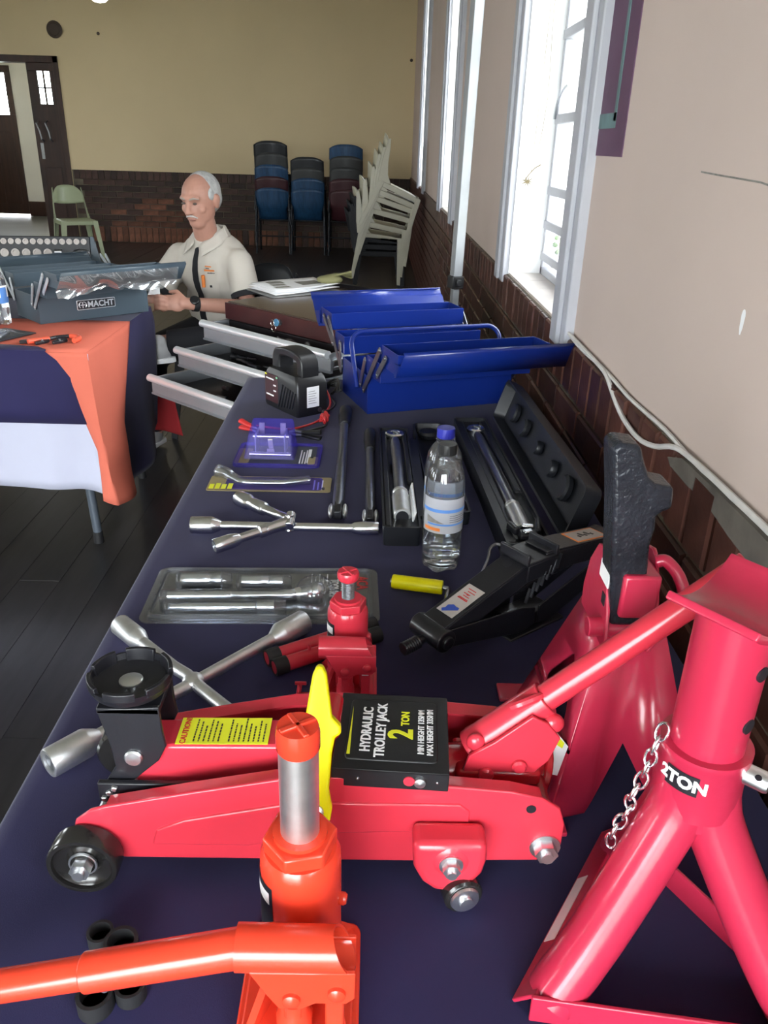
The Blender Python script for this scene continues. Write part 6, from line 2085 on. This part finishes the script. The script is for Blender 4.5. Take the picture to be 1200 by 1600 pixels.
def polychair(lab, mat):
    K_ = thing('stacking_chair', lab, 'chair', group='stacked chairs with tube legs by the far wall')
    def shell(u, v):
        a = (u - .5) * 2
        if v < .5:
            t_ = v / .5
            return (a * .188, .22 - .36 * t_, .45 - .015 * (1 - a * a) - .012 * t_)
        t_ = (v - .5) / .5
        w2 = .188 + .030 * min(1, max(0, t_ - .36) * 5) - .006 * t_
        z = .438 + .385 * t_ - .05 * abs(a) ** 3 * t_ * t_
        return (a * w2, -.14 - .05 * t_ - .06 * math.sin(min(1, t_ * 2) * PI / 2) + .05 * a * a, z)
    part('seat_shell', MB().grid(shell, 12, 20), mat, K_, smooth=60, solid=.007)
    for sx_ in (-1, 1):
        for y0_, y1_ in ((.13, .24), (-.10, -.21)):
            part('leg', MB().tube([(sx_ * .206, y0_, .425), (sx_ * .222, y1_, 0)], .0125, 10), 'dark_tube', K_, smooth=60)
    part('cross_rail', MB().cyl((-.206, -.10, .418), (.206, -.10, .418), .011, n=10), 'dark_tube', K_, smooth=60)
    part('cross_rail', MB().cyl((-.206, .13, .418), (.206, .13, .418), .011, n=10), 'dark_tube', K_, smooth=60)
    return K_


pp = {}
ord_ = ('lowest', 'second', 'third', 'fourth', 'topmost')
for (sx_, sname, hz, seq) in ((-1.36, 'left-hand', .137, ('blue', 'maroon', 'blue', 'grey', 'black')), (-.895, 'middle', .125, ('blue', 'blue', 'grey', 'black')), (-.40, 'right-hand', .133, ('maroon', 'maroon', 'grey', 'grey', 'blue'))):
    for k_, c in enumerate(seq):
        w_ = ord_[k_] if k_ < len(seq) - 1 else 'topmost'
        lab = '%s chair, %s, in the %s dark stack by the far wall' % (w_, {'blue': 'blue', 'maroon': 'maroon', 'grey': 'dark grey', 'black': 'black'}[c], sname)
        if c not in pp:
            o = pp[c] = polychair(lab, 'poly_' + c)
        else:
            o = dup(pp[c])
            o['label'] = lab
            for q_ in list(o.children):
                if q_.name.startswith('lower_rail'):
                    bpy.data.objects.remove(q_)
        if k_ == 0:
            part('lower_rail', MB().cyl((-.214, -.153, .22), (.214, -.153, .22), .009, n=10), 'dark_tube', o, smooth=60)
        o.location = (sx_ + random.uniform(-.004, .004), 11.3 - .002 * k_, hz * k_)
# ================================================================ the seated man
def remesh(name, mb, mat, parent, vox, sm=4):
    me = mb.mesh(name)
    me.materials.append(MAT[mat])
    o = put(name, me, parent)
    r = o.modifiers.new('remesh', 'REMESH')
    r.mode = 'VOXEL'
    r.voxel_size = vox
    r.use_smooth_shade = True
    s_ = o.modifiers.new('smooth', 'SMOOTH')
    s_.iterations = sm
    s_.factor = .5
    return o


def cap(mb, p, q, r0, r1=None, n=16):
    r1 = r0 if r1 is None else r1
    p, q = V(p), V(q)
    mb.cyl(p, q, r0, r1, n)
    mb.ball(p, r0, n, 10)
    mb.ball(q, r1, n, 10)
    return mb


PZ = thing('person', 'seated grey-haired man in a pale short-sleeved shirt with dark trim', 'person', (-.70, 3.86, 0))
O_ = V((-.70, 3.86, 0))
def L_(x, y, z):
    return V((x, y, z)) - O_
Fd = V((-.5, -.866, 0))
Sd = V((.866, -.5, 0))  # his left
up = V((0, 0, 1))
hip = L_(-.70, 3.90, .53)
neck = L_(-.752, 3.775, .965)
hc = L_(-.768, 3.715, 1.125)
hf = V((-.40, -.88, -.22)).normalized()
hs = hf.cross(up).normalized() * -1
hs = V((-hf.y, hf.x, 0)).normalized() * -1
hs = up.cross(hf).normalized()   # his left
hu = hf.cross(hs).normalized()
def H(s_, f_, u_):
    return hc + hs * s_ + hf * f_ + hu * u_
RH = M((hs, hf, hu)).transposed()
shl, shr = L_(-.605, 3.685, .885), L_(-.905, 3.860, .885)
ell, elr = L_(-.560, 3.605, .690), L_(-1.03, 3.72, .675)
wrl, wrr = L_(-.790, 3.455, .730), L_(-.985, 3.475, .715)
hpl, hpr = hip + Sd * .09, hip - Sd * .09
knl, knr = L_(-.615, 3.435, .590), L_(-.985, 3.50, .50)
anl, anr = L_(-.900, 3.395, .570), L_(-1.045, 3.66, .085)
m = MB()
# trunk
m.ball(hip, (.16, .12, .085), 18, 12, M.Rotation(math.atan2(Sd.y, Sd.x), 3, 'Z'))
m.ball(hip.lerp(neck, .35), (.160, .115, .16), 18, 12, M.Rotation(math.atan2(Sd.y, Sd.x), 3, 'Z'))
m.ball(hip.lerp(neck, .72), (.165, .110, .15), 18, 12, M.Rotation(math.atan2(Sd.y, Sd.x), 3, 'Z'))
cap(m, shl - up * .035 - Sd * .03, shr - up * .035 + Sd * .03, .042)
cap(m, neck - up * .04, hc - up * .05, .056, .052)
# arms
for sh, el, wr in ((shl, ell, wrl), (shr, elr, wrr)):
    cap(m, sh - up * .02, el, .040, .037)
    cap(m, el, wr, .038, .026)
# hands: palm and five bent fingers each
def hand(wr, d, pn, th, sgn):
    """d: along the hand, pn: palm normal, th: thumb side"""
    d, pn, th = d.normalized(), pn.normalized(), th.normalized()
    pc = wr + d * .050
    m.ball(pc, (.042, .040, .015), 14, 8, M((d, th, pn)).transposed())
    cap(m, wr, wr + d * .03, .025, .024)
    for i, (o_, l_) in enumerate(((.026, .066), (.009, .074), (-.009, .069), (-.025, .054))):
        b0 = wr + d * .082 + th * o_
        b1 = b0 + (d * .85 + pn * .5).normalized() * l_ * .45
        b2 = b1 + (d * .35 + pn * .9).normalized() * l_ * .32
        b3 = b2 + (d * -.35 + pn * .8).normalized() * l_ * .25
        cap(m, b0 - d * .02, b1, .0092, .0085, 10)
        cap(m, b1, b2, .0085, .0078, 10)
        cap(m, b2, b3, .0078, .007, 10)
    t0 = wr + d * .028 + th * .024
    t1 = t0 + (d * .6 + th * .65 + pn * .3).normalized() * .036
    t2 = t1 + (d * .9 + pn * .4).normalized() * .030
    cap(m, t0, t1, .0115, .010, 10)
    cap(m, t1, t2, .010, .008, 10)
    return t2
hdl = (V((-.92, -.30, .10)))
hand(wrl, hdl, V((.15, -.35, -.75)).cross(hdl).cross(hdl) * -1 if False else V((-.25, .85, -.45)), V((.05, .35, .9)), 1)
hand(wrr, V((.55, -.60, .25)), V((.55, .55, -.3)), V((-.1, .1, .95)), -1)
# legs
for h_, k_, a_ in ((hpl, knl, anl), (hpr, knr, anr)):
    cap(m, h_, k_, .082, .058)
    cap(m, k_, a_, .055, .037)
# head
m.ball(H(0, -.012, .022), (.0745, .096, .088), 22, 14, RH)
m.ball(H(0, .012, -.028), (.062, .076, .080), 20, 14, RH)
m.ball(H(0, .040, -.078), (.040, .040, .030), 16, 10, RH)      # chin
m.ball(H(0, .030, -.060), (.052, .046, .036), 16, 10, RH)      # jaw
m.ball(H(0, .066, .030), (.052, .024, .018), 16, 10, RH)       # brow ridge
m.ball(H(.036, .052, -.018), (.024, .024, .022), 14, 8, RH)
m.ball(H(-.036, .052, -.018), (.024, .024, .022), 14, 8, RH)
cap(m, H(0, .082, .020), H(0, .104, -.022), .0085, .0125, 10)  # nose
m.ball(H(.010, .092, -.026), (.008, .010, .008), 10, 6, RH)
m.ball(H(-.010, .092, -.026), (.008, .010, .008), 10, 6, RH)
m.ball(H(0, .078, -.050), (.024, .012, .012), 12, 8, RH)       # mouth area
for s_ in (-1, 1):
    m.ball(H(s_ * .074, -.016, -.004), (.010, .018, .032), 12, 8, RH)
    m.ball(H(s_ * .080, -.022, .006), (.007, .014, .020), 10, 8, RH)
body = remesh('body', m, 'skin', PZ, .0045, 3)
# facial details
for s_ in (-1, 1):
    e = part('eye', MB().ball(H(s_ * .0295, .0795, .010), (.0105, .006, .0050), 12, 8, RH), 'eye', PZ, smooth=80)
    part('eyebrow', MB().tube([H(s_ * .012, .088, .027), H(s_ * .030, .085, .033), H(s_ * .048, .070, .027)], [.0035, .0042, .0025], 8), 'brow', PZ, smooth=80)
part('moustache', MB().tube([H(-.030, .078, -.050), H(-.014, .090, -.040), H(0, .093, -.038), H(.014, .090, -.040), H(.030, .078, -.050)], [.002, .0045, .0042, .0045, .002], 8), 'moustache', PZ, smooth=80)
part('lips', MB().tube([H(-.020, .082, -.0565), H(0, .0905, -.0545), H(.020, .082, -.0565)], [.002, .0036, .002], 8), 'lips', PZ, smooth=80)
m = MB()
m.ball(H(0, -.032, .030), (.0770, .0825, .0845), 26, 16, RH)
m.ball(H(0, -.042, .004), (.0745, .070, .072), 22, 14, RH)
for s_ in (-1, 1):
    m.ball(H(s_ * .068, .006, .030), (.0085, .022, .026), 12, 8, RH)
remesh('hair', m, 'hair', PZ, .005, 2)
# shirt
m = MB()
RS = M.Rotation(math.atan2(Sd.y, Sd.x), 3, 'Z')
m.ball(hip + up * .02, (.190, .150, .10), 20, 12, RS)
m.ball(hip.lerp(neck, .33) + Fd * .01, (.182, .142, .17), 20, 12, RS)
m.ball(hip.lerp(neck, .70) + Fd * .006, (.190, .134, .165), 20, 12, RS)
cap(m, shl - up * .022 - Sd * .02, shr - up * .022 + Sd * .02, .058)
cap(m, shl - Sd * .05 + up * .0, neck - up * .015, .050, .055)
cap(m, shr + Sd * .05 + up * .0, neck - up * .015, .050, .055)
cap(m, neck - up * .05, neck + up * .0, .082, .070)
for sh, el, k_ in ((shl, ell, 1), (shr, elr, 1)):
    q = sh.lerp(el, .72)
    m.ball(sh - up * .012, .061, 16, 10)
    m.cyl(sh - up * .012, q, .062, .066, 20)
shirt = remesh('shirt', m, 'shirt', PZ, .007, 4)
def wrap_on(o, off=.003):
    s_ = o.modifiers.new('shrink', 'SHRINKWRAP')
    s_.target = shirt
    s_.wrap_method = 'NEAREST_SURFACEPOINT'
    s_.wrap_mode = 'ABOVE_SURFACE'
    s_.offset = off
    return o
for sh, el in ((shl, ell), (shr, elr)):
    q0, q1 = sh.lerp(el, .69), sh.lerp(el, .80)
    part('sleeve_band', MB().lathe([(.060, 0), (.0675, 0), (.0665, (q1 - q0).length), (.059, (q1 - q0).length)], q0, q1 - q0, 24, True), 'shirt_trim', PZ, smooth=50)
def chest_pt(s_, t_):
    """point in front of the chest: s sideways to his left, t 0 waist .. 1 neck"""
    return hip.lerp(neck, t_) + Fd * .17 + Sd * s_
m = MB()
m.grid(lambda u, v: chest_pt(-.020 + .040 * u, .02 + .94 * v), 3, 40)
wrap_on(part('placket', m, 'shirt_trim', PZ, smooth=70, label='black strip down the shirt front'))
def patch_on(name, s0, s1, t0, t1, mat, off=.004, label=None):
    mm = MB().grid(lambda u, v: chest_pt(s0 + (s1 - s0) * u, t0 + (t1 - t0) * v), 10, 10)
    return wrap_on(part(name, mm, mat, PZ, smooth=70, label=label), off)
patch_on('pocket', .045, .125, .34, .56, 'shirt', .004)
patch_on('pocket_button', .078, .090, .515, .54, 'shirt_trim', .006)
for (s0, s1, t0, t1, mat) in ((.060, .100, .755, .768, 'ink_orange'), (.066, .090, .735, .748, 'print_grey'), (.055, .115, .700, .726, 'ink_orange'), (.075, .115, .672, .682, 'ink_dark')):
    patch_on('shirt_logo', s0, s1, t0, t1, mat, .004)
pn = part('pen', MB().tube([chest_pt(.045, .54) - Fd * .012, chest_pt(.047, .66) - Fd * .022], .008, 10), 'ink_orange', PZ, smooth=60, label='orange pen clipped in the pocket')
# collar
m = MB()
for s_ in (-1, 1):
    pts_in = [neck + Sd * s_ * .066 - Fd * .03 + up * .050, neck + Sd * s_ * .064 + Fd * .02 + up * .030, neck + Sd * s_ * .018 + Fd * .080 - up * .018]
    pts_out = [neck + Sd * s_ * .092 - Fd * .035 + up * .010, neck + Sd * s_ * .100 + Fd * .035 - up * .020, neck + Sd * s_ * .052 + Fd * .118 - up * .066]
    m.grid(lambda u, v: lerp_list(pts_in, v).lerp(lerp_list(pts_out, v), u), 4, 10)
m.grid(lambda u, v: (neck - Fd * .02 + up * (.052 - .05 * u) + (Sd * math.cos(PI * (1 + v)) * (.067 + .026 * u) + Fd * math.sin(PI * (1 + v)) * (.055 + .03 * u))), 3, 14)
part('collar', m, 'shirt', PZ, smooth=70, solid=.004)
# watch
d_ = (wrl - ell).normalized()
wp = wrl - d_ * .028
part('watch_strap', MB().lathe([(.0285, -.012), (.0315, -.012), (.0315, .012), (.0285, .012)], wp, d_, 20, True), 'rubber', PZ, smooth=40)
part('watch_case', MB().lathe([(0, .026), (.019, .026), (.020, .036), (.016, .039), (0, .038)], wp, V((.1, -.75, .65)), 20), 'black_plastic', PZ, smooth=40)
part('wedding_ring', MB().lathe([(.0098, -.003), (.0112, -.003), (.0112, .003), (.0098, .003)], wrl + hdl.normalized() * .095 + V((0, .01, -.012)), hdl, 14, True), 'chrome', PZ, smooth=40)
# trousers and shoes
m = MB()
m.ball(hip, (.176, .14, .096), 18, 12, RS)
for h_, k_, a_ in ((hpl, knl, anl), (hpr, knr, anr)):
    cap(m, h_, k_, .094, .072)
    m.ball(k_, .072)
    m.cyl(k_, k_.lerp(a_, .93), .070, .056, 20)
remesh('trousers', m, 'trousers', PZ, .008, 4)


def shoe(c, fwd, upv, lab):
    fwd = fwd.normalized()
    sd = upv.cross(fwd).normalized()
    uv = fwd.cross(sd).normalized()
    R3 = M((fwd, sd, uv)).transposed()
    mm = MB()
    mm.ball(c + fwd * .055, (.085, .044, .040), 18, 12, R3)
    mm.ball(c - fwd * .045, (.062, .038, .052), 18, 12, R3)
    mm.ball(c - fwd * .05 + uv * .035, (.040, .036, .035), 14, 10, R3)
    sh_ = remesh('shoe', mm, 'shoe_grey', PZ, .006, 3)
    sh_['label'] = lab
    T_ = M((fwd, sd, uv)).transposed().to_4x4()
    T_.translation = c - uv * .048
    pl = [(-.115, -.022), (-.10, -.036), (-.03, -.036), (.05, -.046), (.115, -.036), (.142, -.008), (.135, .020), (.10, .042), (.03, .042), (-.04, .034), (-.10, .034), (-.115, .020)]
    part('sole', MB().prism(pl, 0, .022, T_), 'label_white', PZ, bevel=.004, smooth=40)
    for q_ in range(3):
        cc = c + fwd * (.012 + .026 * q_) + uv * (.046 - .006 * q_)
        part('lace', MB().tube([cc - sd * .024, cc + uv * .004, cc + sd * .024], .0045, 8), 'ink_orange', PZ, smooth=60)


shoe(anl + V((-.060, -.045, -.028)), V((-.85, -.25, -.05)), V((-.35, -.15, .9)), 'grey training shoe of the crossed leg')
shoe(anr + V((-.02, -.06, -.020)), V((-.30, -.9, 0)), up, 'grey training shoe on the floor')
# small white slip in his fingers
o = part('paper_slip', MB().box((0, 0, 0), (.05, .002, .028), .4), 'paper')
o.location = (-.925, 3.415, .785)
tag(o, 'small white slip held in the fingers of the seated man', 'paper')
# black plastic chair he sits on
g2 = dup(protos['black_chair'])
g2['label'] = 'black plastic chair under the seated man'
del g2['group']
g2.location = (-.66, 3.89, 0)
g2.rotation_euler = (0, 0, math.radians(150))
